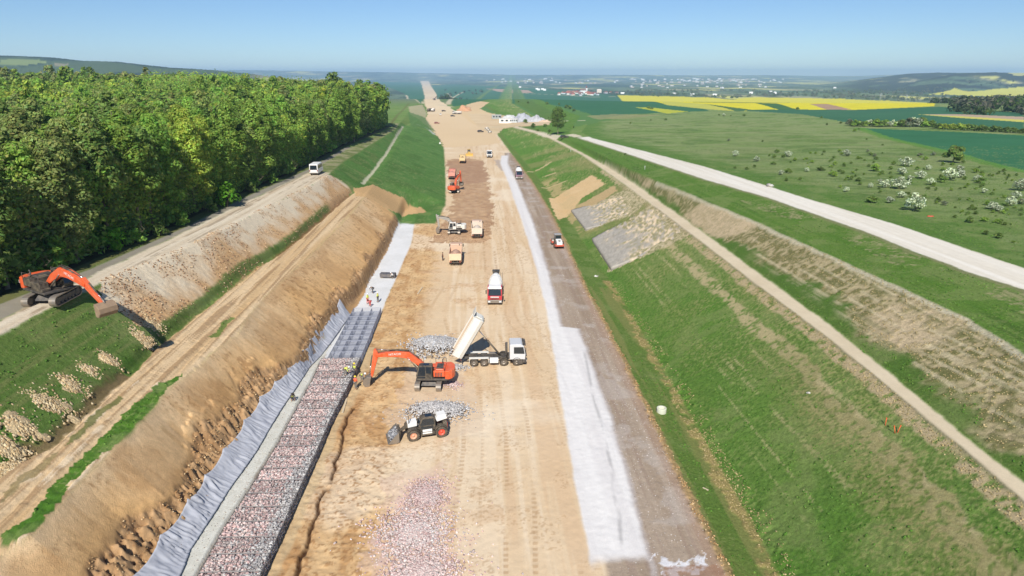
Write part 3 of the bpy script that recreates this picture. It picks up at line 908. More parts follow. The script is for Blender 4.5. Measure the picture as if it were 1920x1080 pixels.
def tones(n, rng, corners=4, lo=.62, hi=1.35, hue=.12):
    t = rng.uniform(lo, hi, (n, 1)) * (1 + rng.normal(0, hue, (n, 3)) * np.array([1, .4, .8]))
    return np.repeat(np.clip(t, .2, 2), corners, 0)


BARK = paint('bark', (118, 104, 84), .95, 0, .5, (88, 82, 66), .1, .6)
PALEBARK = paint('pale_bark', (136, 124, 104), .95, 0, .4, (110, 100, 84), .1, .6)
BLOSSOM = None
LEAF = {k: leaf_mat(k + '_leaves', c) for k, c in {
    'olive': (146, 174, 80), 'fresh': (142, 178, 80), 'yellowgreen': (176, 194, 86), 'dark': (126, 150, 78), 'brownish': (150, 164, 94), 'bright': (120, 176, 58), 'grey': (146, 154, 120)}.items()}


def trunk_mesh(rng, h, lobes, r=.22, name='trunk'):
    m = MB()
    lean = rng.normal(0, .25, 2)
    pts = [Vector((0, 0, -.4)), Vector((lean[0] * .3, lean[1] * .3, h * .35)), Vector((lean[0], lean[1], h * .7)), Vector((lean[0] * 1.3, lean[1] * 1.3, h * .95))]
    rs = [r * 1.25, r * .85, r * .5, r * .16]
    for a, b, r0, r1 in zip(pts[:-1], pts[1:], rs[:-1], rs[1:]): m.cyl(a, b, r0, r1, 7, False)
    for c in lobes:
        t = max(.25, min(.85, c[2] / h - .22))
        k = 0 if t < .35 else 1 if t < .7 else 2
        f = (t - (0, .35, .7)[k]) / (.35, .35, .25)[k]
        b = pts[k].lerp(pts[k + 1], min(1, f))
        e = Vector(c)
        mid = b.lerp(e, .5) + Vector((0, 0, .3))
        m.cyl(b, mid, r * .32, r * .2, 5, False); m.cyl(mid, e, r * .2, r * .06, 5, False)
    me = bpy.data.meshes.new(name)
    me.from_pydata(m.v, [], m.f); me.polygons.foreach_set('use_smooth', m.sm); me.update()
    return me


def tree_meshes(seed, h, rx, base, n, size, lobes):
    rng = np.random.default_rng(seed)
    p, d, c = crown_points(n, rng, h * base, h * .93, rx, lobes)
    v, f = leaves(p, d + np.array([0, -.25, .3]) * 0 + rng.normal(0, .34, p.shape), rng.uniform(.6, 1.3, n) * size, rng)
    me = mesh_np('crown', v, f, tones(n, rng))
    return me, trunk_mesh(rng, h, c)


KINDS = [tree_meshes(100 + i, 14.6 + (i * 37 % 5) * .55, 2.5 + .22 * (i % 3), (.22, .36, .14, .42, .28, .06)[i % 6], 5200, .25, 24 + i % 5) for i in range(6)]
for cme, tme in KINDS:
    cme.materials.append(LEAF['olive']); tme.materials.append(PALEBARK)


def tree(name, loc, kind, leaf, label, cat='tree', group=None, scale=1.0, rz=0.0, sz=1.0, bark=None):
    r = empty(name, loc, rz)
    r.scale = (scale, scale, scale * sz)
    for nm, me, mt in (('crown', kind[0], leaf), ('trunk', kind[1], bark or PALEBARK)):
        o = bpy.data.objects.new(nm, me)
        COL.objects.link(o)
        o.parent = r
        o.material_slots[0].link = 'OBJECT'
        o.material_slots[0].material = mt
    return tag(r, label, cat, group)


# ---- the forest: about 300 trees one can tell apart, the rest one mass
spots = []
y = 34.0
while y < 600:
    st_ = 3.7 if y < 160 else 4.6 if y < 300 else 6.2
    bx = float(LN['B'].x(y)) - (3.6 if y < 240 else 1.2)
    x = bx
    while x > -0.86 * y - 45 and x > -520:
        px_ = x + RNG.uniform(-.42, .42) * st_; py_ = y + RNG.uniform(-.42, .42) * st_
        depth = bx - px_
        if px_ < float(LN['B'].x(py_)) - (3.0 if py_ < 240 else .6) and (py_ < 405 or depth > 120 + (py_ - 405) * .2):
            spots.append((px_, py_, max(depth, 0)))
        x -= st_
    y += st_
def _vis(s): return math.hypot(s[0], s[1]) + 3.5 * s[2]
inview = [s for s in spots if s[0] > -.80 * (s[1] + 8)]
inview.sort(key=_vis)
near_trees, mass = inview[:296], inview[296:]
names_ = {'olive': 'olive green', 'fresh': 'fresh green', 'yellowgreen': 'yellow green', 'dark': 'dark green', 'brownish': 'thin greyish green'}
for s in near_trees:
    edge = s[2] < 7
    n_ = vnoise(np.array([s[0] / 26]), np.array([s[1] / 30]), 77)[0] + RNG.uniform(-.22, .22)
    lf = 'brownish' if n_ < .16 else 'dark' if n_ < .30 else 'olive' if n_ < .62 else 'fresh' if n_ < .76 else 'yellowgreen'
    k = KINDS[(2, 5, 0, 4)[RNG.integers(4)] if edge and RNG.random() < .65 else RNG.integers(6)]
    tree('forest_tree', (s[0], s[1], gz(s[0], s[1])), k, LEAF[lf],
         '%s broadleaf tree %s' % (names_[lf], 'at the forest edge along the access road' if edge else 'within the dense forest behind the edge trees'),
         group='%s trees %s' % (names_[lf], 'along the forest edge' if edge else 'inside the forest'),
         scale=RNG.uniform(.88, 1.12) * (1 + .42 * float(sstep(200, 380, s[1]))), rz=RNG.uniform(0, 6.28), sz=RNG.uniform(.94, 1.06) * (1 + .1 * (RNG.random() < .06)))
# the mass behind
vs, fs, cs = [], [], []
off = 0
pal = [lin(c) for c in ((148, 174, 80), (144, 180, 80), (178, 196, 86), (128, 152, 78), (152, 162, 96))]
for s in mass:
    dist = math.hypot(s[0], s[1])
    n = 560 if dist < 200 else 340 if dist < 330 else 240
    h = RNG.uniform(13.8, 16.8) * (1.24 if RNG.random() < .05 else 1) * (1 + (.42 if s[2] < 60 else .2) * float(sstep(200, 380, s[1]))); rx = RNG.uniform(2.4, 3.3) * (1.25 if dist > 300 else 1)
    p, d, c = crown_points(n, RNG, h * .5, h * .95, rx, 11)
    v, f = leaves(p, d + RNG.normal(0, .5, p.shape), RNG.uniform(.6, 1.3, n) * (.52 if dist < 200 else .72 if dist < 330 else 1.0), RNG)
    v += np.array([s[0], s[1], gz(s[0], s[1])])
    n_ = vnoise(np.array([s[0] / 26]), np.array([s[1] / 30]), 77)[0] + RNG.uniform(-.22, .22)
    if s[1] > 380: n_ = n_ * .45
    elif 190 < s[1] < 330: n_ = n_ + .14
    b = pal[4 if n_ < .20 else 3 if n_ < .34 else 0 if n_ < .62 else 1 if n_ < .76 else 2]
    vs.append(v); fs.append(f + off); cs.append(tones(n, RNG) * b); off += 4 * n
def fill(n, size, ymin, ymax, dmax, zlo, zhi, canopy):
    """loose twigs and leaves that close the canopy and the forest edge"""
    global off
    y = RNG.uniform(ymin, ymax, n); d = RNG.uniform(.8, 1, n) * 0 + RNG.uniform(0, 1, n) ** (1.0 if canopy else 1.6) * dmax
    x = LN['B'].x(y) - 2.2 - d
    k = (x > -.86 * y - 30) & (y < 402)
    x, y, d = x[k], y[k], d[k]
    g = ground(x, y); h1 = 1 + .42 * sstep(200, 380, y)
    if canopy: z = (zlo + (zhi - zlo) * fbm(x / 4.5, y / 4.5, 3, 401) * 1.0 + RNG.normal(0, .8, len(x))) * h1
    else: z = RNG.uniform(zlo, zhi, len(x)) * h1
    if canopy: z = np.where(d < 4, z * (.55 + .45 * d / 4), z)
    p = np.stack([x, y, g + z], 1)
    nn = RNG.normal(0, .55, p.shape) + np.array([.25, -.5, .75])
    v, f = leaves(p, nn, RNG.uniform(.6, 1.3, len(x)) * size, RNG)
    n_ = vnoise(x / 11, y / 11, 78) + RNG.uniform(-.2, .2, len(x))
    bi = np.where(n_ < .22, 4, np.where(n_ < .38, 3, np.where(n_ < .62, 0, np.where(n_ < .8, 1, 2))))
    vs.append(v); fs.append(f + off); cs.append(tones(len(x), RNG) * np.repeat(np.array(pal)[bi], 4, 0)); off += 4 * len(x)


fill(90000, .30, 55, 190, 75, 8.5, 16.5, True)
fill(60000, .48, 180, 402, 110, 9.0, 16.5, True)
fill(30000, .28, 55, 200, 5, .4, 11, False)
fill(16000, .42, 190, 400, 5, .4, 12, False)
M_MASS = leaf_mat('forest_leaves', (255, 255, 255), 0.0)
o = link_mesh('forest', mesh_np('forest', np.vstack(vs), np.vstack(fs), np.vstack(cs)), None, [M_MASS])
tag(o, kind='stuff')

# ---- shrubs
def shrub_meshes(seed, n, size, flat=.75, white=0.0):
    rng = np.random.default_rng(seed)
    p, d, c = crown_points(n, rng, .18, .86, .52, 7, .2)
    p[:, 2] = np.maximum(p[:, 2], .03)
    v, f = leaves(p, d + rng.normal(0, .6, p.shape), rng.uniform(.5, 1.3, n) * size, rng)
    t = tones(n, rng, 4)
    if white:
        w = np.repeat((rng.random(n) < white) & (p[:, 2] > .25), 4)
        t[w] = np.array([3.0, 2.85, 3.5]) * rng.uniform(.8, 1.1, (w.sum() // 4, 1)).repeat(4, 0)
    crown = mesh_np('crown', v, f, t)
    return crown, trunk_mesh(rng, .62, c * .8, .022, 'stem')


SHRUB = [shrub_meshes(300 + i, 420, .10) for i in range(4)]
HAW = [shrub_meshes(320 + i, 520, .085, white=.62) for i in range(3)]
for a, b in SHRUB + HAW:
    a.materials.append(LEAF['dark']); b.materials.append(BARK)


def plant(name, loc, h, w, kind, leaf, label, cat, group=None, trunk='stem'):
    r = empty(name, loc, RNG.uniform(0, 6.28))
    r.scale = (w, w, h)
    for nm, me, mt in (('crown', kind[0], leaf), (trunk, kind[1], BARK)):
        o = bpy.data.objects.new(nm, me); COL.objects.link(o); o.parent = r
        o.material_slots[0].link = 'OBJECT'; o.material_slots[0].material = mt
    return tag(r, label, cat, group)


def at_ground(px, py):
    p = hit(px, py)
    return (p[0], p[1], p[2])


def pxm(p):
    """photo pixels per metre at a world point"""
    return FOC / (p[1] * CT + (CAMZ - p[2]) * ST)


BUSHES = [(1451,296,6,'d'),(1512,299,4,'g'),(1545,286,4,'d'),(1608,299,6,'g'),(1627,285,5,'y'),(1640,294,6,'y'),(1450,309,6,'d'),(1478,325,9,'g'),(1474,340,7,'d'),(1500,338,6,'d'),(1515,317,5,'g'),
 (1539,320,7,'d'),(1565,310,7,'g'),(1582,312,7,'d'),(1596,307,4,'d'),(1562,331,10,'g'),(1580,326,6,'d'),(1590,334,5,'g'),(1604,332,5,'d'),(1606,320,4,'d'),(1620,328,4,'g'),(1640,321,13,'g'),(1621,302,4,'d'),(1650,327,4,'d'),
 (1610,340,7,'d'),(1575,352,5,'g'),(1725,293,6,'y'),(1765,342,12,'d'),(1830,324,9,'g'),(1855,330,5,'d'),(1838,344,11,'d'),(1870,327,4,'d'),(1860,365,5,'d'),(1830,355,4,'g'),(1800,355,4,'d'),(1750,350,8,'g'),(1740,355,5,'d'),(1710,370,6,'d'),
 (1635,380,12,'d'),(1760,378,8,'d'),(1770,385,8,'y'),(1850,385,9,'g'),(1915,383,10,'y'),(1818,418,12,'d'),(1845,415,8,'g'),(1868,418,8,'g'),(1895,422,4,'d'),(1848,440,8,'d'),(1872,447,10,'d'),(1790,408,5,'d'),(1900,455,4,'g'),
 (1378,316,4,'d'),(1400,318,5,'d'),(1415,314,5,'d'),(1248,226,4,'d'),(1172,290,3,'d'),(1395,218,4,'d'),(1348,217,3,'d'),(1540,222,4,'d'),(1550,235,4,'d'),(1576,232,4,'d'),(1602,247,5,'g'),(1610,243,3,'d'),(1625,262,3,'d'),(1655,273,3,'d'),
 (1430,266,3,'d'),(1366,265,5,'y'),(1750,292,7,'y'),(1768,310,6,'g'),(1690,340,5,'d'),(1706,346,6,'g'),(1720,318,6,'g'),(1650,362,6,'d'),(1905,330,5,'d'),(1885,345,4,'g'),(1805,398,5,'g'),(1830,402,6,'d'),(1880,400,6,'g'),(1182,232,3,'d'),(1220,226,2,'d'),(1370,218,2,'d')]
for k in range(230):
    px_, py_ = RNG.uniform(1430, 1915), RNG.uniform(284, 425)
    if py_ > 300 + (px_ - 1440) * .28 or py_ < 268 + (px_ - 1440) * .09: continue
    BUSHES.append((px_, py_, RNG.uniform(2.8, 6.5), 'ddg'[k % 3]))
KN = {'d': ('dark', 'low dark green bush on the open meadow beyond the gravel road', 'dark bushes scattered over the meadow'),
      'g': ('olive', 'low light green bush on the open meadow beyond the gravel road', 'light green bushes scattered over the meadow'),
      'y': ('grey', 'low grey leafless looking bush on the open meadow beyond the gravel road', 'grey bushes scattered over the meadow')}
for px_, py_, h, t in BUSHES:
    p = at_ground(px_, py_); s = h / pxm(p) * 1.12
    lf, lb, gr = KN[t]
    plant('bush', p, s, s * RNG.uniform(1.1, 1.7), SHRUB[RNG.integers(4)], LEAF[lf], lb, 'bush', gr)
HAWS = [(1477,294,11),(1587,293,13),(1464,328,10),(1700,312,17),(1690,327,13),(1728,335,15),(1660,352,15),(1685,354,22),(1587,360,10),(1780,338,24),(1800,333,15),(1915,358,23),(1690,371,13),(1668,381,13),(1860,393,15),(1895,386,18),(1745,347,14),(1799,322,13),(1650,345,10),(1832,340,12),(1905,372,13),(1706,338,10),(1740,319,10),(1872,396,12),(1512,322,8),(1632,352,9),(1845,362,10),(1380,293,11),(1418,303,10),(1357,218,6)]
for px_, py_, h in HAWS:
    p = at_ground(px_, py_); s = h / pxm(p) * 1.05
    plant('hawthorn', p, s, s * RNG.uniform(.95, 1.3), HAW[RNG.integers(3)], LEAF['grey'], 'bushy hawthorn in white blossom growing on the open meadow', 'hawthorn', 'white hawthorns on the meadow')
p = at_ground(1713, 396); s = 33 / pxm(p)
plant('hawthorn_tree', p, s * 1.05, s * 1.0, HAW[1], LEAF['grey'], 'round white blossoming hawthorn tree on a bare stem nearest the gravel road', 'hawthorn', None, 'trunk')
p = at_ground(1786, 305); s = 35 / pxm(p)
RT = shrub_meshes(340, 1500, .075)
RT[0].materials.append(LEAF['fresh']); RT[1].materials.append(BARK)
plant('round_tree', p, s, s * .95, RT, LEAF['dark'], 'round full green tree at the edge of the dark crop field', 'tree', None, 'trunk')
# hedge lines
for k in range(26):
    px_ = 1592 + k * 6.2
    py_ = 236.5 + (px_ - 1592) * .012 + RNG.uniform(-.6, .6)
    p = at_ground(px_, py_); s = RNG.uniform(9, 15) * (1.3 if 1700 < px_ < 1738 else 1) / pxm(p)
    w_ = k in (6, 12, 13, 19, 21)
    if w_: plant('hawthorn', p, s * 1.1, s * 1.2, HAW[k % 3], LEAF['grey'], 'white flowering shrub in the hedge above the dark crop field', 'hawthorn', 'white shrubs in the hedge')
    else:
        lf = ('grey', 'dark', 'olive')[k % 3]
        plant('hedge_bush', p, s, s * 1.35, SHRUB[k % 4], LEAF[lf], {'grey': 'greyish', 'dark': 'dark green', 'olive': 'olive'}[lf] + ' bush in the hedge above the dark crop field', 'bush', {'grey': 'greyish', 'dark': 'dark green', 'olive': 'olive'}[lf] + ' bushes in the hedge')
for k in range(22):
    px_ = 1752 + k * 8
    p = at_ground(px_, 241.5 + (px_ - 1752) * .052); s = RNG.uniform(9, 14) * (.8 if px_ > 1870 else 1) / pxm(p)
    lf = 'yellowgreen' if 1765 < px_ < 1815 else 'dark'
    plant('hedge_bush', p, s, s * 1.5, SHRUB[k % 4], LEAF[lf], ('yellow green' if lf != 'dark' else 'deep green') + ' bush in the hedge by the lower crop field', 'bush', ('yellow green' if lf != 'dark' else 'deep green') + ' bushes in the lower hedge')
# the lone grey tree by the depot, field trees
p = at_ground(1046, 252); s = 48 / pxm(p)
GT = tree_meshes(350, 18, 6.2, .28, 3800, .42, 22)
GT[0].materials.append(LEAF['grey']); GT[1].materials.append(PALEBARK)
tree('poplar_tree', p, GT, LEAF['dark'], 'lone loose crowned tree beside the gravel depot', 'tree', None, s / 18, 1.0, 1.05)
for px_, py_, h in ((990, 194, 4), (1026, 196, 5), (1048, 197, 4), (1062, 203, 6), (1068, 205, 7), (1076, 209, 5), (972, 192, 3), (1216, 204, 5), (1222, 205, 4), (1495, 206, 5)):
    p = at_ground(px_, py_); s = h / pxm(p)
    plant('field_bush', p, s * 1.1, s * 1.5, SHRUB[RNG.integers(4)], LEAF['dark'], 'small dark bush standing alone in the far green crop field', 'bush', 'bushes dotted over the far fields')
for px_, py_, h in ((1000, 240, 9), (1008, 246, 5), (1030, 248, 6), (1075, 240, 4), (985, 231, 8), (1022, 238, 6)):
    p = at_ground(px_, py_); s = h / pxm(p)
    plant('depot_bush', p, s, s * 1.4, SHRUB[RNG.integers(4)], LEAF['dark'], 'dark scrubby bush near the gravel depot and the lone tree', 'bush', 'bushes near the gravel depot')
# understorey along the forest edge
EDGE = [(8, 512, 34, 'w'), (95, 478, 36, 'w'), (135, 488, 40, 'y'), (172, 470, 52, 'y'), (60, 500, 30, 'g'), (215, 470, 36, 'y'), (252, 458, 24, 'g'), (300, 442, 20, 'd'), (345, 422, 20, 'g'), (395, 395, 18, 'd'), (425, 385, 34, 'y'), (470, 358, 16, 'd'), (510, 340, 14, 'g'), (545, 322, 12, 'd'), (30, 530, 26, 'd')]
EK = {'w': (HAW, 'grey', 'whitish flowering shrub under the trees behind the left excavator', 'whitish shrubs at the forest edge'), 'y': (SHRUB, 'bright', 'bright yellow green shrub at the foot of the forest edge', 'bright shrubs at the forest edge'),
      'g': (SHRUB, 'fresh', 'leafy green shrub at the foot of the forest edge', 'green shrubs at the forest edge'), 'd': (SHRUB, 'dark', 'dark shrub in the shade at the forest edge', 'dark shrubs at the forest edge')}
for px_, py_, h, t in EDGE:
    p = at(px_, py_, 15.2 - .012 * px_ / 6); s = h / pxm(p) * 1.15
    k, lf, lb, gr = EK[t]
    plant('edge_shrub', (p[0], p[1], gz(p[0], p[1]) - .1), s * 1.2, s * 1.3, k[RNG.integers(3)], LEAF[lf], lb, 'shrub', gr)

y = 58.0
while y < 375:
    x = float(LN['B'].x(y)) - RNG.uniform(2.6, 5.0)
    t = 'dgdgygd'[RNG.integers(7)]
    k, lf, lb, gr = EK[t]
    s = RNG.uniform(1.8, 4.2)
    plant('edge_shrub', (x, y, gz(x, y) - .1), s * 1.2, s * RNG.uniform(1.0, 1.5), k[RNG.integers(3)], LEAF[lf if t != 'y' or RNG.random() < .4 else 'fresh'], lb, 'shrub', gr)
    y += RNG.uniform(1.8, 3.4)

# ---- far woodland in the valley, one mass
vs, fs, cs = [], [], []
off = 0
wl = []
for k in range(2600):
    yy = 900 + 2700 * RNG.random() ** 1.4
    xx = RNG.uniform(-.1, .85) * yy
    n_ = fbm(np.array([xx / 160]), np.array([yy / 330]), 3, 95)[0]
    g = abs(xx / yy - .63) < .22
    if REGIONS[REG[min(np.searchsorted(YR, yy), len(YR) - 1), min(np.searchsorted(sl, xx / (yy + 32)), NC - 1)]] in ('rapeseed_field', 'crop_field', 'road_bed'): continue
    if yy < 1250 and not (xx / yy > .52): continue
    if n_ > (.46 if g else .55): wl.append((xx, yy))
for k in range(150):     # tree belts behind the rape fields
    px_ = RNG.uniform(1180, 1925)
    p = at_ground(px_, np.interp(px_, [1180, 1280, 1373, 1422, 1600, 1748, 1800], [177.5, 180.5, 185, 180.5, 184, 190, 196]) + RNG.uniform(-2.5, 0) + (px_ > 1780) * RNG.uniform(2, 20))
    wl.append((p[0], p[1]))
gzs = ground([w[0] for w in wl], [w[1] for w in wl])
for (xx, yy), zz in zip(wl, gzs):
    n = 46; h = RNG.uniform(6, 13); r_ = RNG.uniform(4, 9)
    d = RNG.normal(size=(n, 3)); d /= np.linalg.norm(d, axis=1, keepdims=True)
    p = d * np.array([r_, r_, h * .5]) * RNG.uniform(.5, 1, (n, 1)) + np.array([xx, yy, zz + h * .5])
    v, f = leaves(p, d + [0, 0, .4], RNG.uniform(1.2, 2.6, n), RNG)
    b = lin(((74, 92, 58), (96, 104, 74), (120, 118, 96), (84, 104, 52))[RNG.integers(4)])
    vs.append(v); fs.append(f + off); cs.append(tones(n, RNG, hue=.05) * b); off += 4 * n
o = link_mesh('woodland', mesh_np('woodland', np.vstack(vs), np.vstack(fs), np.vstack(cs)), None, [M_MASS])
tag(o, kind='stuff')
del vs, fs, cs
# ================================================================== machines
RUBBER = paint('rubber', (46, 44, 42), .85, 0, .45, (150, 134, 112), .2)
STEEL = paint('dark_steel', (62, 62, 64), .6, .3, .4, (150, 136, 116))
BARE = paint('worn_steel', (138, 132, 124), .5, .5, .4, (176, 156, 128))
CHROME = paint('bright_rod', (205, 205, 208), .2, .9, .1)
BLACK = paint('black_plastic', (34, 35, 37), .6, 0, .25)
WHITE = paint('white_paint', (236, 234, 228), .4, 0, .16)
LAMP = paint('lamp_glass', (235, 238, 240), .1, 0, .05, (200, 178, 145), .8)
TAILLAMP = paint('tail_lamp', (150, 24, 20), .3, 0, .1)
ORANGE = paint('orange_paint', (228, 84, 30), .42, 0, .2)
SOILM = tone_mat('loose_soil', .97, 2.5, .3, .6, 12, .1, .1)


def _glass():
    m, nt, b = new_mat('window_glass')
    n = nd(nt, 'ShaderNodeTexNoise'); n.inputs['Scale'].default_value = 2.0
    r = nd(nt, 'ShaderNodeMapRange'); r.inputs['To Min'].default_value = .05; r.inputs['To Max'].default_value = .2
    nt.links.new(n.outputs[0], r.inputs['Value']); nt.links.new(r.outputs[0], b.inputs['Roughness'])
    b.inputs['Base Color'].default_value = (*lin((36, 44, 50)), 1)
    b.inputs['Specular IOR Level'].default_value = .8
    return m


GLASS = _glass()


def lettering(text, parent, loc, axes, size, mat):
    """raised lettering: axes = text direction, up direction"""
    cu = bpy.data.curves.new('lettering', 'FONT')
    cu.body = text; cu.size = size; cu.extrude = .004; cu.align_x = 'CENTER'; cu.align_y = 'CENTER'
    t = bpy.data.objects.new('lettering_curve', cu); COL.objects.link(t)
    me = bpy.data.meshes.new_from_object(t.evaluated_get(bpy.context.evaluated_depsgraph_get()))
    bpy.data.objects.remove(t)
    me.materials.clear(); me.materials.append(mat)
    o = bpy.data.objects.new('lettering', me); COL.objects.link(o)
    o.parent = parent
    x = Vector(axes[0]); y = Vector(axes[1]); z = x.cross(y)
    o.matrix_local = Matrix.Translation(loc) @ Matrix((x, y, z)).transposed().to_4x4()
    return o


def wheel(parent, loc, r, w, hub, side=1, name='wheel'):
    """tyre with a dished rim facing the outer side (+1: +y)"""
    m = MB(); h = w / 2
    m.lathe([(r * .58, -h * .9), (r * .90, -h), (r, -h * .7), (r, h * .7), (r * .90, h), (r * .58, h * .9)], (0, 0, 0), 'y', 22)
    for i in range(18):
        a = 2 * PI * i / 18
        m.box((math.cos(a) * r * .99, 0, math.sin(a) * r * .99), (.05 * r / .5, w * .92, .07 * r / .5), (0, -a, 0))
    t = m.build(name, RUBBER, parent, loc)
    k = MB()
    k.lathe([(r * .60, -h * .8), (r * .60, h * .82), (r * .48, h * .8), (r * .42, h * .35), (r * .2, h * .35), (r * .18, h * .75), (.001, h * .78)], (0, 0, 0), 'y', 18)
    k.lathe([(.001, -h * .5), (r * .6, -h * .5)], (0, 0, 0), 'y', 18)
    o = k.build('rim', hub, t)
    if side < 0: o.rotation_euler = (0, 0, PI)
    return t


def stadium(L, h, n=7, cut=.0):
    r = h / 2; p = []
    for i in range(n + 1):
        a = -PI / 2 + PI * i / n
        p.append((L / 2 - r + math.cos(a) * r, r + math.sin(a) * r))
    for i in range(n + 1):
        a = PI / 2 + PI * i / n
        p.append((-L / 2 + r + math.cos(a) * r, r + math.sin(a) * r))
    return p


def crawler(parent, y, L, h, w, rz=0.0, shoe=None):
    """one crawler track: shoes round the outline, frame and road wheels as sub-parts"""
    m = MB()
    out = stadium(L, h); inn = [(x * (1 - .16 / L), .07 + (z * (h - .14) / h)) for x, z in out]
    n = len(out)
    # belt as a ring
    b = len(m.v)
    for yy in (-w / 2, w / 2):
        for q in (out, inn):
            for x, z in q: m.v.append((x, yy, z))
    for i in range(n):
        j = (i + 1) % n
        m.face((b + i, b + j, b + 2 * n + j, b + 2 * n + i)); m.face((b + n + j, b + n + i, b + 3 * n + i, b + 3 * n + j))
        m.face((b + j, b + i, b + n + i, b + n + j)); m.face((b + 2 * n + i, b + 2 * n + j, b + 3 * n + j, b + 3 * n + i))
    per = []
    for (x0, z0), (x1, z1) in zip(out, out[1:] + out[:1]):
        d = math.hypot(x1 - x0, z1 - z0); k = max(1, round(d / .19))
        for i in range(k):
            t = (i + .5) / k
            per.append((x0 + (x1 - x0) * t, z0 + (z1 - z0) * t, math.atan2(z1 - z0, x1 - x0)))
    for x, z, a in per: m.box((x, 0, z), (.13, w * 1.0, .05), (0, -a, 0))
    rot = (0, 0, rz)
    loc = Matrix.Rotation(rz, 3, 'Z') @ Vector((0, y, 0))
    t = m.build('track', shoe or BARE, parent, loc, rot)
    f = MB().box((0, 0, h * .52), (L - h * 1.1, w * .5, h * .42)).build('track_frame', STEEL, t, bevel=.03)
    k = MB()
    for i in range(6): k.cyl((-L * .32 + i * L * .128, -w * .3, h * .22), (-L * .32 + i * L * .128, w * .3, h * .22), h * .16, n=10)
    for s in (-1, 1): k.cyl((s * (L / 2 - h / 2), -w * .32, h / 2), (s * (L / 2 - h / 2), w * .32, h / 2), h * .36, n=14)
    k.build('rollers', STEEL, t)
    return t


def thick(path_, t):
    """closed outline around a centre line with a thickness at each point"""
    up, dn = [], []
    for i, (x, z) in enumerate(path_):
        a = path_[max(0, i - 1)]; b = path_[min(len(path_) - 1, i + 1)]
        l = math.hypot(b[0] - a[0], b[1] - a[1]) or 1
        nx, nz = -(b[1] - a[1]) / l, (b[0] - a[0]) / l
        up.append((x + nx * t[i] / 2, z + nz * t[i] / 2)); dn.append((x - nx * t[i] / 2, z - nz * t[i] / 2))
    return dn + up[::-1]


def rot2(p, a, o=(0, 0)):
    c, s = math.cos(a), math.sin(a)
    return [(o[0] + x * c - z * s, o[1] + x * s + z * c) for x, z in p]


def ram(parent, a, b, r, name='hydraulic_ram'):
    """cylinder barrel with a bright rod as its sub-part; points in (x, y, z)"""
    a, b = Vector(a), Vector(b); mid = a.lerp(b, .58)
    t = MB().cyl(a, mid, r, n=10).build(name, BLACK, parent)
    MB().cyl(mid, b, r * .5, n=8).build('rod', CHROME, t)
    return t


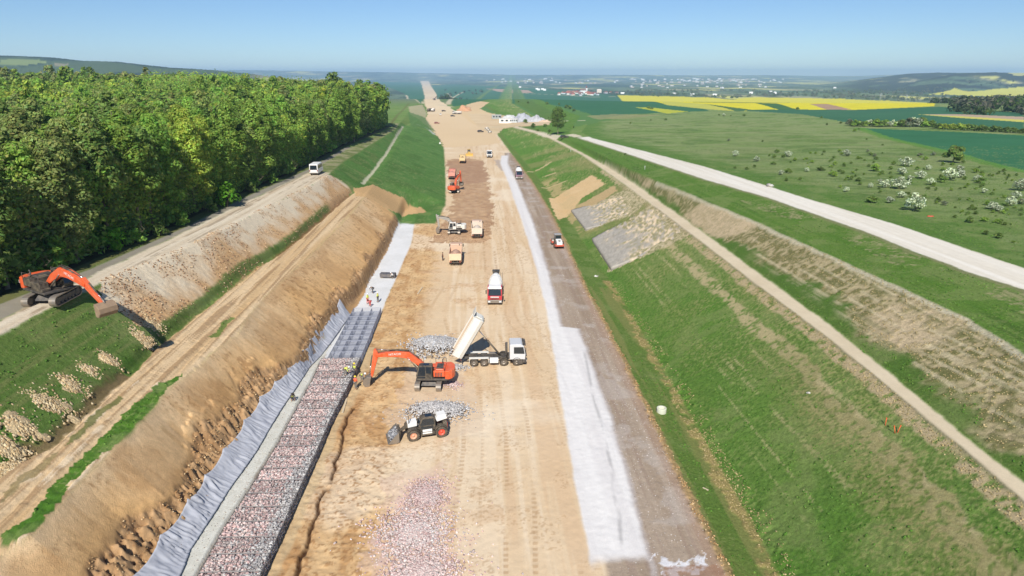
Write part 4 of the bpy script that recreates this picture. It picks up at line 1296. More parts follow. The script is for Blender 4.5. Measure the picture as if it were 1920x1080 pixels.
def excavator(loc, heading, track_heading, body, label, boom=38, stick=-75, bucket=-60, bucket_w=1.25, arm=None, roof=None, text=None, text_side=1, sign=False, arm_len=(5.7, 2.9), shoe=None, scale=1.0, bs=1.0, bmat=None, tilt=(0, 0), group=None, wide=False, dark_deck=False):
    arm = arm or body
    R = empty('excavator', loc, heading); R.scale = (scale,) * 3
    tag(R, label, 'excavator', group)
    th = track_heading - heading
    for s in (-1, 1): crawler(R, s * 1.28, 4.5, .98, .62, th, shoe)
    u = MB(); u.box((0, 0, .62), (2.5, 2.0, .5), top=(.7, .75)); u.cyl((0, 0, .8), (0, 0, 1.16), .75, n=20)
    u.build('undercarriage', STEEL, R, rot=(0, 0, th), bevel=.03)
    d = MB().plan([(1.55, -1.42), (1.55, 1.42), (-2.2, 1.42), (-2.75, .9), (-2.75, -.9), (-2.2, -1.42)], 1.16, 1.36)
    d.build('deck', STEEL, R, bevel=.03)
    cw = [(-1.95, 1.42), (-2.45, 1.42), (-2.8, 1.12), (-3.02, .6), (-3.08, 0), (-3.02, -.6), (-2.8, -1.12), (-2.45, -1.42), (-1.95, -1.42)]
    c = MB().plan(cw, 1.30, 2.42).build('counterweight', body, R, bevel=.09)
    if sign: MB().box((-2.72, -1.24, 1.95), (.5, .02, .32), (0, 0, rad(-48))).build('sign_plate', WHITE, c)
    if sign: MB().box((-3.07, .0, 1.95), (.02, .8, .3)).build('sign_plate', WHITE, c)
    # engine hood, side bays, walkway
    e = MB(); e.box((-1.25, 0, 2.02), (1.36, 2.78, .78)); e.box((-1.3, .1, 2.46), (1.0, 1.9, .14), top=(.9, .9))
    hood = e.build('engine_hood', BLACK if dark_deck else body, R, bevel=.06)
    g = MB()
    for i in range(5): g.box((-1.55 + i * .18, 1.40, 1.95), (.10, .02, .5))
    g.box((-1.3, .15, 2.545), (.8, 1.5, .02))
    g.build('grille', STEEL, hood)
    MB().cyl((-1.5, -.8, 2.4), (-1.5, -.8, 2.95), .07, n=10).cyl((-1.5, -.8, 2.95), (-1.62, -.8, 3.08), .07, n=10).build('exhaust', STEEL, R)
    s_ = MB(); s_.box((.15, -.98, 1.78), (1.55, .86, .85)); s_.box((.95, -.98, 1.5), (.5, .86, .3))
    s_.build('tool_box', BLACK if dark_deck else body, R, bevel=.05)
    r_ = MB()
    for a, b in (((-1.9, -1.36, 2.42), (-1.9, -1.36, 2.95)), ((-.6, -1.36, 2.2), (-.6, -1.36, 2.95)), ((.9, -1.36, 2.2), (.9, -1.36, 2.95)), ((-1.9, -1.36, 2.95), (.9, -1.36, 2.95)), ((-1.9, 1.3, 2.42), (-1.9, 1.3, 2.85)), ((-.65, 1.3, 2.42), (-.65, 1.3, 2.85)), ((-1.9, 1.3, 2.85), (-.65, 1.3, 2.85))):
        r_.cyl(a, b, .03, n=6)
    r_.build('handrail', STEEL, R)
    # cab, front left
    prof = [(-.45, 1.28), (1.35, 1.28), (1.52, 1.75), (1.18, 3.02), (.95, 3.10), (-.35, 3.10), (-.45, 2.95)]
    cab = MB().prism(prof, .50, 1.42).build('cab', roof or BLACK, R, bevel=.05)
    w = MB()
    w.prism([(-.34, 2.1), (.30, 2.1), (.30, 2.92), (-.30, 2.92)], 1.425, 1.432)
    w.prism([(.40, 1.75), (1.36, 1.75), (1.07, 2.92), (.40, 2.92)], 1.425, 1.432)
    w.prism([(.40, 1.45), (1.34, 1.45), (1.42, 1.68), (.40, 1.68)], 1.425, 1.432)
    w.build('side_window', GLASS, cab)
    MB().prism([(-.34, 1.9), (1.30, 1.9), (1.07, 2.92), (-.30, 2.92)], .488, .495).build('side_window', GLASS, cab)
    f = MB(); n0 = Vector((1.52 - 1.18, 0, 1.75 - 3.02)).normalized()
    f.v += [(1.505, .58, 1.83), (1.505, 1.34, 1.83), (1.215, 1.34, 2.93), (1.215, .58, 2.93)]; f.face((0, 1, 2, 3))
    f.box((.3, .96, 3.105), (.7, .6, .02))
    f.build('windscreen', GLASS, cab)
    MB().box((1.42, 1.5, 2.75), (.08, .05, .3)).cyl((1.2, 1.42, 2.9), (1.42, 1.5, 2.75), .02, n=6).build('mirror', BLACK, cab)
    # boom, stick, bucket in the plane y = -.12
    Lb, Ls = arm_len
    ba = rad(boom); foot = (.35, 1.95)
    bc = [(0, 0), (Lb * .18, Lb * .10), (Lb * .42, Lb * .185), (Lb * .62, Lb * .15), (Lb * .82, Lb * .075), (Lb, 0)]
    bp = rot2(thick(bc, [.42, .66, .84, .70, .55, .36]), ba, foot)
    B = MB().prism(bp, -.40, .16).build('boom', arm, R, bevel=.03)
    tip = rot2([(Lb, 0)], ba, foot)[0]
    sa = rad(stick)
    sp = rot2([(-.85, .12), (-.7, .34), (.1, .30), (Ls, .13), (Ls, -.13), (.2, -.32), (-.4, -.22)], sa, tip)
    S = MB().prism(sp, -.32, .08).build('stick', arm, R, bevel=.03)
    end = rot2([(Ls, 0)], sa, tip)[0]
    bk = rad(bucket); k = bucket_w / 1.25 if not wide else 1.0
    bw = bucket_w / 2
    sc_ = lambda q: [(x * bs, z * bs) for x, z in q]
    prof = rot2(sc_([(-.12, .18), (.35, .30), (.95, .12), (1.22, -.38), (1.10, -.95), (.72, -1.12), (.50, -1.02), (.86, -.88), (1.02, -.40), (.84, -.02), (.32, .10), (.02, -.05)]), bk, end)
    K = MB(); K.prism(prof, -.12 - bw, -.12 + bw)
    side = rot2(sc_([(-.02, .05), (.35, .28), (.93, .10), (1.18, -.38), (1.06, -.94), (.60, -1.06)]), bk, end)
    for s in (-1, 1): K.prism(side, -.12 + s * bw - .03, -.12 + s * bw + .03)
    KO = K.build('bucket', bmat or BARE, R, bevel=.015)
    T = MB(); tp = rot2(sc_([(.60, -1.02)]), bk, end)[0]
    for i in range(5):
        T.box((tp[0], -.12 - bw + .12 + i * (bucket_w - .24) / 4, tp[1]), (.26, .09, .07), (0, -(bk - 2.6), 0))
    T.build('teeth', STEEL, KO)
    P = lambda L_, a, o, x, z: rot2([(x, z)], a, o)[0]
    q = P(0, ba, foot, Lb * .44, -Lb * .02 + .55)
    for s in (-1, 1): ram(B, (.95, -.12 + s * .36, 1.62), (P(0, ba, foot, Lb * .42, Lb * .15)[0], -.12 + s * .36, P(0, ba, foot, Lb * .42, Lb * .15)[1]), .085)
    a1 = P(0, ba, foot, Lb * .42, Lb * .185 + .50); b1 = P(0, sa, tip, -.72, .26)
    ram(B, (a1[0], -.12, a1[1]), (b1[0], -.12, b1[1]), .085)
    a2 = P(0, sa, tip, .15, .42); b2 = P(0, sa, tip, Ls - .35, .34)
    ram(S, (a2[0], -.12, a2[1]), (b2[0], -.12, b2[1]), .07)
    l0 = P(0, bk, end, .35 * bs, .25 * bs)
    MB().cyl((b2[0], -.12, b2[1]), (l0[0], -.12, l0[1]), .07, n=8).build('linkage', BARE, S)
    h = MB()
    hp = [P(0, ba, foot, Lb * t, Lb * z + .05) for t, z in ((.2, .17), (.42, .275), (.62, .235), (.82, .15), (.97, .06))]
    for off in (-.2, .0): h.tube([(p[0], off, p[1]) for p in hp], .03, 5)
    h.build('hose', BLACK, B)
    if text:
        c1 = P(0, ba, foot, Lb * .66, Lb * .138); ang = ba - .38
        yv = .166 if text_side > 0 else -.406
        dx = Vector((math.cos(ang), 0, math.sin(ang))); dz = Vector((-math.sin(ang), 0, math.cos(ang)))
        lettering(text, B, (c1[0], yv, c1[1]), ((-dx, dz) if text_side > 0 else (dx, dz)), .38, WHITE)
    R.rotation_euler = (tilt[0], tilt[1], heading)
    return R


def truck_cab(R, x0, x1, paintm, roof=None, visor=None, hgt=3.05, bumper=None, base=.55):
    """forward control cab between x0 (rear) and x1 (front)"""
    c = MB().prism([(x0, base + .35), (x1 - .05, base + .35), (x1, base + 1.0), (x1 - .22, hgt - .25), (x1 - .6, hgt), (x0 + .1, hgt), (x0, hgt - .15)], -1.22, 1.22)
    cab = c.build('cab', paintm, R, bevel=.07)
    w = MB(); w.v += [(x1 + .012, -1.08, base + 1.15), (x1 + .012, 1.08, base + 1.15), (x1 - .185, 1.0, hgt - .32), (x1 - .185, -1.0, hgt - .32)]
    w.v = [(x - (z - (base + 1.0)) * .0 + .01, y, z) for x, y, z in w.v]; w.face((0, 1, 2, 3))
    w.build('windscreen', GLASS, cab)
    for y in (-1.232, 1.222):
        MB().prism([(x0 + .55, base + 1.2), (x1 - .12, base + 1.15), (x1 - .30, hgt - .38), (x0 + .55, hgt - .38)], y, y + .01).build('side_window', GLASS, cab)
    if roof: MB().box((x0 + (x1 - x0) * .42, 0, hgt + .03), ((x1 - x0) * .7, 2.1, .10), top=(.9, .94)).build('roof_panel', roof, cab, bevel=.03)
    v = MB().box((x1 - .18, 0, hgt - .13), (.42, 2.3, .09), (0, rad(18), 0)).build('sun_visor', visor or BLACK, cab)
    g = MB()
    for i in range(3): g.box((x1 + .0, 0, base + .45 + i * .18), (.06, 1.5, .06))
    g.build('grille', BLACK, cab)
    b = MB().box((x1 - .12, 0, base + .12), (.5, 2.46, .52), top=(.92, 1)).build('bumper', bumper or STEEL, R, bevel=.05)
    for sd_ in (-1, 1):
        MB().box((x1 + .135, sd_ * .92, base + .12), (.03, .38, .18)).build('headlight', LAMP, b)
        m = MB().box((x1 + .02, sd_ * 1.42, hgt - .75), (.10, .22, .62)).cyl((x1 - .2, sd_ * 1.2, hgt - .45), (x1 + .02, sd_ * 1.42, hgt - .5), .025, n=6)
        m.build('mirror', BLACK, cab)
        MB().box((x1 - .75, sd_ * 1.15, base - .02), (.7, .2, .5)).build('step', STEEL, cab)
    return cab


def dump_truck(loc, heading, cabp, bedp, label, raise_deg=0, load=None, tailgate=None, group=None, scale=1.0, cab_roof=None, inner=None, hubs=None, rear_flap=None):
    R = empty('dump_truck', loc, heading); R.scale = (scale,) * 3
    tag(R, label, 'dump truck', group)
    ch = MB()
    for y in (-.42, .42): ch.box((-.15, y, .98), (8.2, .12, .28))
    for x in (-3.9, -2.2, -.5, 1.6, 3.0): ch.box((x, 0, .98), (.16, .76, .22))
    ch.build('chassis', STEEL, R)
    hubs = hubs or BARE
    for x in (3.15, 1.4, -1.2, -2.55):
        for s in (-1, 1): wheel(R, (x, s * 1.02, .52), .52, .42 if x > 0 else .56, hubs, s)
    for x in (3.15, 1.4):
        for s in (-1, 1):
            pr = [(x + math.cos(t) * .66, .52 + math.sin(t) * .66) for t in np.linspace(.25, PI - .25, 9)]
            pi_ = [(x + math.cos(t) * .61, .52 + math.sin(t) * .61) for t in np.linspace(PI - .25, .25, 9)]
            MB().prism(pr + pi_, s * 1.02 - .24, s * 1.02 + .24).build('mudguard', STEEL if x > 2 else BLACK, R)
    for s in (-1, 1):
        a = MB()
        a.box((-1.88, s * 1.02, 1.13), (2.5, .56, .05)); a.box((-3.15, s * 1.02, .86), (.05, .56, .55)); a.box((-.6, s * 1.02, .86), (.05, .56, .55))
        a.build('mudguard', bedp, R)
    MB().box((.12, -1.0, .78), (1.15, .55, .62)).build('fuel_tank', WHITE if cab_roof is None else BARE, R, bevel=.05)
    MB().box((.12, 1.0, .78), (1.15, .5, .6)).build('fuel_tank', BARE, R, bevel=.05)
    truck_cab(R, 2.2, 4.3, cabp, cab_roof)
    x_ = MB(); x_.cyl((1.85, -.7, 1.1), (1.85, -.7, 3.2), .09, n=10); x_.box((1.8, .2, 1.9), (.28, .9, 1.5)); x_.build('exhaust_stack', STEEL, R)
    MB().box((-4.2, 0, .75), (.12, 2.3, .14)).build('rear_bumper', STEEL, R)
    for s in (-1, 1): MB().box((-4.28, s * .95, .9), (.05, .36, .13)).build('tail_light', TAILLAMP, R)
    # the bed turns about a hinge at its rear
    hx, hz = -4.05, 1.25
    L, Hh, W = 5.75, 1.42, 2.5
    E = MB()
    fl = [(-.25, 0), (L, 0), (L, .12), (-.25, .12)]
    E.prism(fl, -W / 2 + .25, W / 2 - .25)
    for s in (-1, 1):
        n = len(E.v)
        # slanted chine, wall with thickness and top rail
        E.v += [(-.25, s * (W / 2 - .25), 0), (L, s * (W / 2 - .25), 0), (L, s * W / 2, .42), (-.25, s * W / 2, .42), (-.25, s * (W / 2 - .30), .12), (L, s * (W / 2 - .30), .12), (L, s * (W / 2 - .07), .46), (-.25, s * (W / 2 - .07), .46)]
        q = ((0, 1, 2, 3), (7, 6, 5, 4), (0, 3, 7, 4), (2, 1, 5, 6)) if s < 0 else ((3, 2, 1, 0), (4, 5, 6, 7), (4, 7, 3, 0), (6, 5, 1, 2))
        for f in q: E.face([n + i for i in f])
        E.box((L / 2 - .125, s * (W / 2 - .035), .42 + (Hh - .42) / 2), (L + .25, .07, Hh - .42))
        E.box((L / 2 - .125, s * (W / 2 - .02), Hh), (L + .25, .14, .09))
    E.box((L - .04, 0, Hh / 2 + .08), (.08, W - .1, Hh + .12)); E.box((L + .32, 0, Hh + .16), (.75, W - .3, .06)); E.box((L + .12, 0, Hh * .5), (.1, 1.6, .9))
    bed = E.build('bed', bedp, R, (hx, 0, hz), (0, -rad(raise_deg), 0), bevel=.012)
    if inner:
        I_ = MB().box((L / 2 - .15, 0, .128), (L + .1, W - .64, .012))
        for sd_ in (-1, 1): I_.box((L / 2 - .15, sd_ * (W / 2 - .078), .9), (L + .1, .012, .86))
        I_.box((L - .09, 0, .8), (.012, W - .2, 1.1))
        I_.build('lining', inner, bed)
    for sd_ in (-1, 1): MB().box((L / 2 - .125, sd_ * (W / 2 + .02), Hh - .02), (L + .25, .05, .06)).build('side_rail', STEEL, bed)
    U = MB()
    for y in (-.4, .4): U.box((L / 2, y, -.08), (L, .14, .15))
    for x in np.linspace(.2, L - .3, 7): U.box((x, 0, -.05), (.1, W - .5, .09))
    U.build('subframe', BLACK, bed)
    if tailgate is not False:
        MB().box((-.29, 0, .72), (.08, W - .12, 1.36), (0, rad(4), 0)).build('tailgate', tailgate or bedp, bed, bevel=.015)
    if load is not None:
        v, f = heap_np(L * .46, W * .44, .75, 24, 14, 5)
        v = v + np.array([L * .48, 0, .72])
        c = lin(load) * RNG.uniform(.8, 1.15, (len(v), 1))
        link_mesh('load', mesh_np('load', v, f, c), bed, [SOILM])
    a = rad(raise_deg)
    top = (hx + math.cos(a) * (L * .72), 0, hz + math.sin(a) * (L * .72)) if raise_deg > 5 else (hx + L * .9, 0, hz + .2)
    ram(R, (1.0 if raise_deg > 5 else 1.4, 0, 1.05), top, .12)
    return R


def heap_np(a, b, h, n, m, seed, rough=.25):
    """lumpy mound on an a x b ellipse: verts, quads"""
    u = np.linspace(-1, 1, n); w = np.linspace(-1, 1, m)
    U, Wm = np.meshgrid(u, w, indexing='ij')
    # square to disc
    X = U * np.sqrt(1 - Wm ** 2 / 2); Y = Wm * np.sqrt(1 - U ** 2 / 2)
    r = np.hypot(X, Y)
    Z = h * np.clip(1 - r ** 1.6, 0, 1)
    Z = Z * (1 + rough * 2 * (fbm(X * 3 + seed, Y * 3, 3, seed) - .5)) + rough * .35 * h * (fbm(X * 9, Y * 9 + seed, 2, seed + 3) - .5) * (r < .97)
    v = np.stack([X * a, Y * b, Z], -1).reshape(-1, 3)
    i = np.arange(n * m).reshape(n, m)
    f = np.stack([i[:-1, :-1], i[1:, :-1], i[1:, 1:], i[:-1, 1:]], -1).reshape(-1, 4)
    return v, f


def mixer_truck(loc, heading, cabp, label, drum=WHITE, visor=WHITE, group=None, scale=1.0, plate=False):
    R = empty('mixer_truck', loc, heading); R.scale = (scale,) * 3
    tag(R, label, 'mixer truck', group)
    ch = MB()
    for y in (-.42, .42): ch.box((-.15, y, .98), (8.2, .12, .28))
    ch.build('chassis', STEEL, R)
    for x in (3.05, 1.28, -2.15, -3.5):
        for s in (-1, 1): wheel(R, (x, s * 1.02, .52), .52, .42 if x > 0 else .56, BARE, s)
    cab = truck_cab(R, 2.05, 4.05, cabp, WHITE, visor, 3.1, BARE)
    if plate: MB().box((4.06, 0, 1.42), (.03, 1.4, .22)).build('front_panel', WHITE, cab)
    MB().box((-2.83, 0, 1.15), (2.6, 2.4, .06)).build('mudguard', STEEL, R)
    d = MB()
    prof = [(.05, 0), (.62, .05), (.95, .5), (1.16, 1.4), (1.18, 2.4), (1.02, 3.5), (.78, 4.5), (.55, 5.1), (.50, 5.15), (.40, 4.9)]
    d.lathe(prof, (0, 0, 0), 'x', 26)
    for r, t in ((1.18, 1.4), (1.19, 2.4), (1.04, 3.5)): d.lathe([(r, t - .03), (r + .03, t - .02), (r + .03, t + .02), (r, t + .03)], (0, 0, 0), 'x', 26)
    d.build('drum', drum, R, (1.75, 0, 2.15), (0, 0, PI)).rotation_euler = Euler((0, rad(-11), PI))
    f = MB()
    for s in (-1, 1):
        f.cyl((-3.3, s * .8, 1.1), (-3.6, s * .55, 3.0), .07, n=8); f.cyl((-2.6, s * .8, 1.1), (-3.3, s * .7, 2.2), .06, n=8)
    f.box((1.5, 0, 1.5), (.5, 1.0, .9))
    f.build('drum_frame', STEEL, R)
    h = MB().box((-3.85, 0, 3.55), (.75, 1.05, .7), top=(1.4, 1.25)); h.build('hopper', STEEL, R)
    MB().box((-4.25, 0, 2.2), (.08, .5, 1.5), (0, rad(20), 0)).box((-4.35, 0, 1.2), (.7, .4, .08), (0, rad(35), 0)).build('chute', STEEL, R)
    l = MB()
    for s in (-.2, .2): l.cyl((-4.15, .95 + s, .9), (-4.15, .95 + s, 3.4), .03, n=6)
    for i in range(7): l.cyl((-4.15, .75, 1.1 + i * .33), (-4.15, 1.15, 1.1 + i * .33), .02, n=6)
    l.build('ladder', STEEL, R)
    return R


def telehandler(loc, heading, label):
    R = empty('telehandler', loc, heading)
    tag(R, label, 'telehandler')
    hubF, hubR = paint('dusty_hub', (226, 150, 116), .5, 0, .5), paint('red_hub', (226, 70, 46), .45, 0, .15)
    for x, h in ((1.55, hubF), (-1.45, hubR)):
        for s in (-1, 1): wheel(R, (x, s * .92, .64), .64, .50, h, s)
    c = MB(); c.box((0, 0, .82), (3.9, .8, .5)); c.box((0, 0, .62), (1.5, 1.9, .4)); c.build('chassis', BLACK, R, bevel=.04)
    b = MB(); b.box((-.1, -.72, 1.1), (1.5, .7, .7), top=(.95, .9)); b.box((-1.9, 0, 1.25), (.5, 1.8, .8), top=(.85, .9))
    b.build('engine_cover', BLACK, R, bevel=.05)
    e = MB(); e.box((.05, .98, 1.02), (1.0, .03, .28)); e.box((.05, .98, .72), (1.0, .03, .16)); e.build('side_panel', WHITE, R)
    MB().box((-2.12, .45, 1.2), (.16, .6, .5)).build('rear_light', TAILLAMP, R)
    cab = MB().prism([(-.85, 1.0), (.72, 1.0), (.95, 1.6), (.62, 2.42), (.3, 2.55), (-.6, 2.55), (-.85, 2.3)], .02, .98).build('cab', BLACK, R, bevel=.06)
    w = MB(); w.prism([(-.7, 1.62), (.78, 1.62), (.52, 2.36), (-.62, 2.36)], .985, .992); w.prism([(-.55, 1.15), (.62, 1.15), (.76, 1.52), (-.6, 1.52)], .985, .992)
    w.v += [(.955, .1, 1.68), (.955, .9, 1.68), (.665, .9, 2.38), (.665, .1, 2.38)]; n = len(w.v); w.face((n - 4, n - 3, n - 2, n - 1)); w.box((-.15, .5, 2.556), (.7, .6, .01))
    w.build('window', GLASS, cab)
    # telescopic arm on the right, low
    bm = MB().prism([(-2.15, 1.9), (-1.95, 2.28), (1.1, 1.82), (2.1, 1.50), (2.0, 1.10), (1.0, 1.42), (-1.9, 1.78)], -.42, -.02).build('boom', BLACK, R, bevel=.03)
    p = MB().prism([(-2.2, 1.86), (-2.05, 2.38), (-1.2, 2.30), (-.95, 1.95), (-1.1, 1.62)], -.5, .5).build('boom_cover', WHITE, bm, bevel=.03)
    MB().prism([(1.05, 1.40), (1.05, 1.95), (2.02, 1.72), (2.02, 1.30)], -.52, .42).build('boom_sleeve', WHITE, bm, bevel=.02)
    MB().prism([(2.0, 1.55), (2.75, .95), (2.95, .5), (2.7, .45), (2.45, .85), (1.95, 1.1)], -.36, -.06).build('boom_head', BLACK, R, bevel=.02)
    ram(R, (1.2, -.22, .95), (2.3, -.22, 1.0), .09)
    cr = MB()
    cr.box((2.95, 0, .75), (.12, 1.5, 1.1));
    for s in (-.5, .5): cr.box((2.88, s, .75), (.16, .12, 1.2))
    cr.build('carriage', BLACK, R)
    k = MB(); W = 1.12
    k.prism([(3.05, 1.28), (3.05, .18), (3.35, .04), (4.25, .10), (4.25, .16), (3.4, .12), (3.14, .25), (3.14, 1.28)], -W, W)
    for s in (-1, 1): k.prism([(3.05, 1.25), (3.05, .18), (3.35, .04), (4.22, .10), (3.45, .95)], s * W - .03, s * W + .03)
    K = k.build('bucket', BARE, R)
    v, f, col = rock_cloud(150, lambda n, r: np.stack([3.62 + r.uniform(-.46, .42, n), r.uniform(-.98, .98, n), np.zeros(n)], 1), .17, ((150, 150, 152), (178, 176, 174), (120, 120, 124)), 55)
    base = np.repeat(np.clip(.98 - (v.reshape(-1, 12, 3)[:, :, 0].mean(1) - 3.2) * .72, .2, 1), 12)
    v[:, 2] += base + RNG.uniform(-.05, .05, len(v) // 12).repeat(12)
    o = link_mesh('stones', mesh_np('stones', v, f, col), K, [M_STONE]); o['kind'] = 'stuff'
    MB().cyl((1.9, .35, 1.5), (1.9, .35, 2.6), .04, n=8).box((1.9, .35, 2.5), (.06, .2, .3)).build('mirror', BLACK, R)
    MB().cyl((-1.75, -.75, 1.6), (-1.75, -.75, 2.5), .06, n=8).build('exhaust', STEEL, R)
    for x in (1.55, -1.45):
        for s in (-1, 1):
            pr = [(x + math.cos(t) * .80, .64 + math.sin(t) * .80) for t in np.linspace(.5, PI - .5, 8)]
            pi_ = [(x + math.cos(t) * .75, .64 + math.sin(t) * .75) for t in np.linspace(PI - .5, .5, 8)]
            MB().prism(pr + pi_, s * .92 - .26, s * .92 + .26).build('mudguard', BLACK, R)
    return R


_ICO = None


def rock_cloud(n, place, size, cols, seed, flat=.75):
    """n angular stones; place(n, rng) gives their centres. verts, tris, vertex tones"""
    global _ICO
    if _ICO is None:
        bm = bmesh.new(); bmesh.ops.create_icosphere(bm, subdivisions=1, radius=1.0)
        _ICO = (np.array([v.co[:] for v in bm.verts]), np.array([[v.index for v in f.verts] for f in bm.faces])); bm.free()
    r = np.random.default_rng(seed)
    p = place(n, r)
    b = _ICO[0][None] * (1 + r.uniform(-.32, .32, (n, 12, 1)))
    s = size * .5 * r.uniform(.55, 1.5, (n, 1, 1)) * r.uniform(.7, 1.25, (n, 1, 3)) * np.array([1, 1, flat])
    a = r.uniform(0, 2 * PI, n); t = r.uniform(-.7, .7, n)
    b = b * s
    x = b[..., 0] * np.cos(a)[:, None] - b[..., 1] * np.sin(a)[:, None]; y = b[..., 0] * np.sin(a)[:, None] + b[..., 1] * np.cos(a)[:, None]
    z = b[..., 2] * np.cos(t)[:, None] + x * np.sin(t)[:, None] * .5
    v = np.stack([x, y, z], -1) + p[:, None, :]
    f = _ICO[1][None] + (np.arange(n) * 12)[:, None, None]
    c = np.array([lin(q) for q in cols])[r.integers(0, len(cols), n)] * r.uniform(.75, 1.25, (n, 1))
    return v.reshape(-1, 3), f.reshape(-1, 3), np.repeat(c, 12, 0)


def road_roller(loc, heading, label, red=(206, 84, 62)):
    R = empty('road_roller', loc, heading)
    tag(R, label, 'road roller')
    rp = paint('roller_red', red, .45, 0, .2)
    m = MB(); m.lathe([(.001, -1.05), (.72, -1.05), (.75, -1.0), (.75, 1.0), (.72, 1.05), (.001, 1.05)], (1.95, 0, .75), 'y', 26)
    m.build('drum', BARE, R)
    f = MB(); f.box((1.95, 1.14, .8), (1.9, .12, .35)); f.box((1.95, -1.14, .8), (1.9, .12, .35)); f.box((2.85, 0, .85), (.16, 2.4, .35)); f.box((1.0, 0, .85), (.25, 2.4, .4))
    f.build('drum_frame', rp, R, bevel=.02)
    for s in (-1, 1): wheel(R, (-1.25, s * .82, .74), .74, .55, rp, s)
    b = MB().box((.2, 0, .95), (1.5, 1.5, .6)).build('chassis', STEEL, R)
    h = MB().prism([(-.55, .9), (-2.35, .75), (-2.55, .95), (-2.4, 1.55), (-1.9, 1.78), (-.55, 1.95)], -.62, .62).build('hood', WHITE, R, bevel=.08)
    MB().prism([(-1.8, .62), (-2.62, .62), (-2.68, 1.0), (-1.8, 1.05)], -.98, .98).build('rear_bumper', rp, R, bevel=.05)
    MB().box((-2.0, 0, 1.785), (.5, .5, .02), (0, rad(-8), 0)).build('grille', BLACK, h)
    c = MB().box((.25, 0, 2.0), (1.45, 1.5, 1.5), top=(.85, .9)).build('cab', BLACK, R, bevel=.05)
    MB().box((.25, 0, 2.82), (1.6, 1.6, .12)).build('roof', paint('roller_roof', (150, 152, 152), .5, 0, .3), c, bevel=.03)
    w = MB()
    for s in (-1, 1): w.box((.25, s * .735, 2.15), (1.05, .02, .85), (rad(-2.8) * -s, 0, 0))
    w.box((-.455, 0, 2.15), (.02, 1.2, .85), (0, rad(4), 0)); w.box((.955, 0, 2.15), (.02, 1.2, .85), (0, rad(-4), 0))
    w.build('window', GLASS, c)
    return R


def bulldozer(loc, heading, label):
    R = empty('bulldozer', loc, heading)
    tag(R, label, 'bulldozer')
    yp = paint('machine_yellow', (214, 172, 70), .45, 0, .3)
    for s in (-1, 1): crawler(R, s * .95, 3.4, .95, .6)
    MB().box((.5, 0, 1.35), (2.2, 1.1, 1.1), top=(.92, .9)).box((-.9, 0, 1.2), (1.0, 1.3, .9)).build('body', yp, R, bevel=.05)
    c = MB().box((-.75, 0, 2.25), (1.4, 1.4, 1.3), top=(.85, .9)).build('cab', BLACK, R, bevel=.04)
    MB().box((-.75, 0, 2.95), (1.6, 1.6, .12)).build('roof', yp, c)
    w = MB(); w.box((-1.42, 0, 2.35), (.03, 1.1, .8)); w.box((-.75, .68, 2.35), (1.0, .03, .8)); w.box((-.75, -.68, 2.35), (1.0, .03, .8)); w.build('window', GLASS, c)
    pr = [(2.25, .1), (2.45, .05), (2.35, .7), (2.5, 1.35), (2.38, 1.35), (2.22, .7)]
    MB().prism(pr, -1.75, 1.75).build('blade', yp, R)
    for s in (-1, 1): MB().box((1.3, s * 1.33, .55), (2.1, .14, .25)).build('push_arm', yp, R)
    MB().cyl((.7, .3, 1.8), (.7, .3, 2.6), .07, n=8).build('exhaust', STEEL, R)
    r = MB(); r.box((-2.0, 0, 1.0), (.5, 1.2, .5))
    for s in (-.5, 0, .5): r.box((-2.35, s, .7), (.14, .12, .9))
    r.build('ripper', STEEL, R)
    return R


def minibus(loc, heading, label):
    R = empty('minibus', loc, heading)
    tag(R, label, 'minibus')
    b = MB().prism([(-3.1, .45), (-3.15, 1.1), (-3.0, 2.62), (-2.8, 2.72), (1.9, 2.72), (2.35, 2.45), (2.85, 1.55), (3.35, 1.25), (3.42, .45)], -1.02, 1.02).build('body', WHITE, R, bevel=.1)
    for s in (-1, 1):
        for x0, x1 in ((-2.75, -1.5), (-1.4, -.15), (-.05, 1.1), (1.2, 2.15)): MB().box(((x0 + x1) / 2, s * 1.022, 1.95), (x1 - x0, .02, .75)).build('side_window', GLASS, b)
    k = MB(); k.v += [(-3.135, -.86, 1.35), (-3.135, .86, 1.35), (-3.03, .8, 2.45), (-3.03, -.8, 2.45)]; k.face((3, 2, 1, 0)); k.build('rear_window', GLASS, b)
    k = MB(); k.v += [(2.86, -.9, 1.6), (2.86, .9, 1.6), (2.38, .84, 2.44), (2.38, -.84, 2.44)]; k.face((0, 1, 2, 3)); k.build('windscreen', GLASS, b)
    for s in (-1, 1): MB().box((-3.15, s * .88, 1.15), (.05, .16, .4)).build('tail_light', TAILLAMP, b)
    MB().box((-3.18, 0, .55), (.12, 1.9, .22)).build('bumper', STEEL, b)
    for x in (2.2, -1.9):
        for s in (-1, 1): wheel(R, (x, s * .88, .36), .36, .24, BARE, s)
    return R


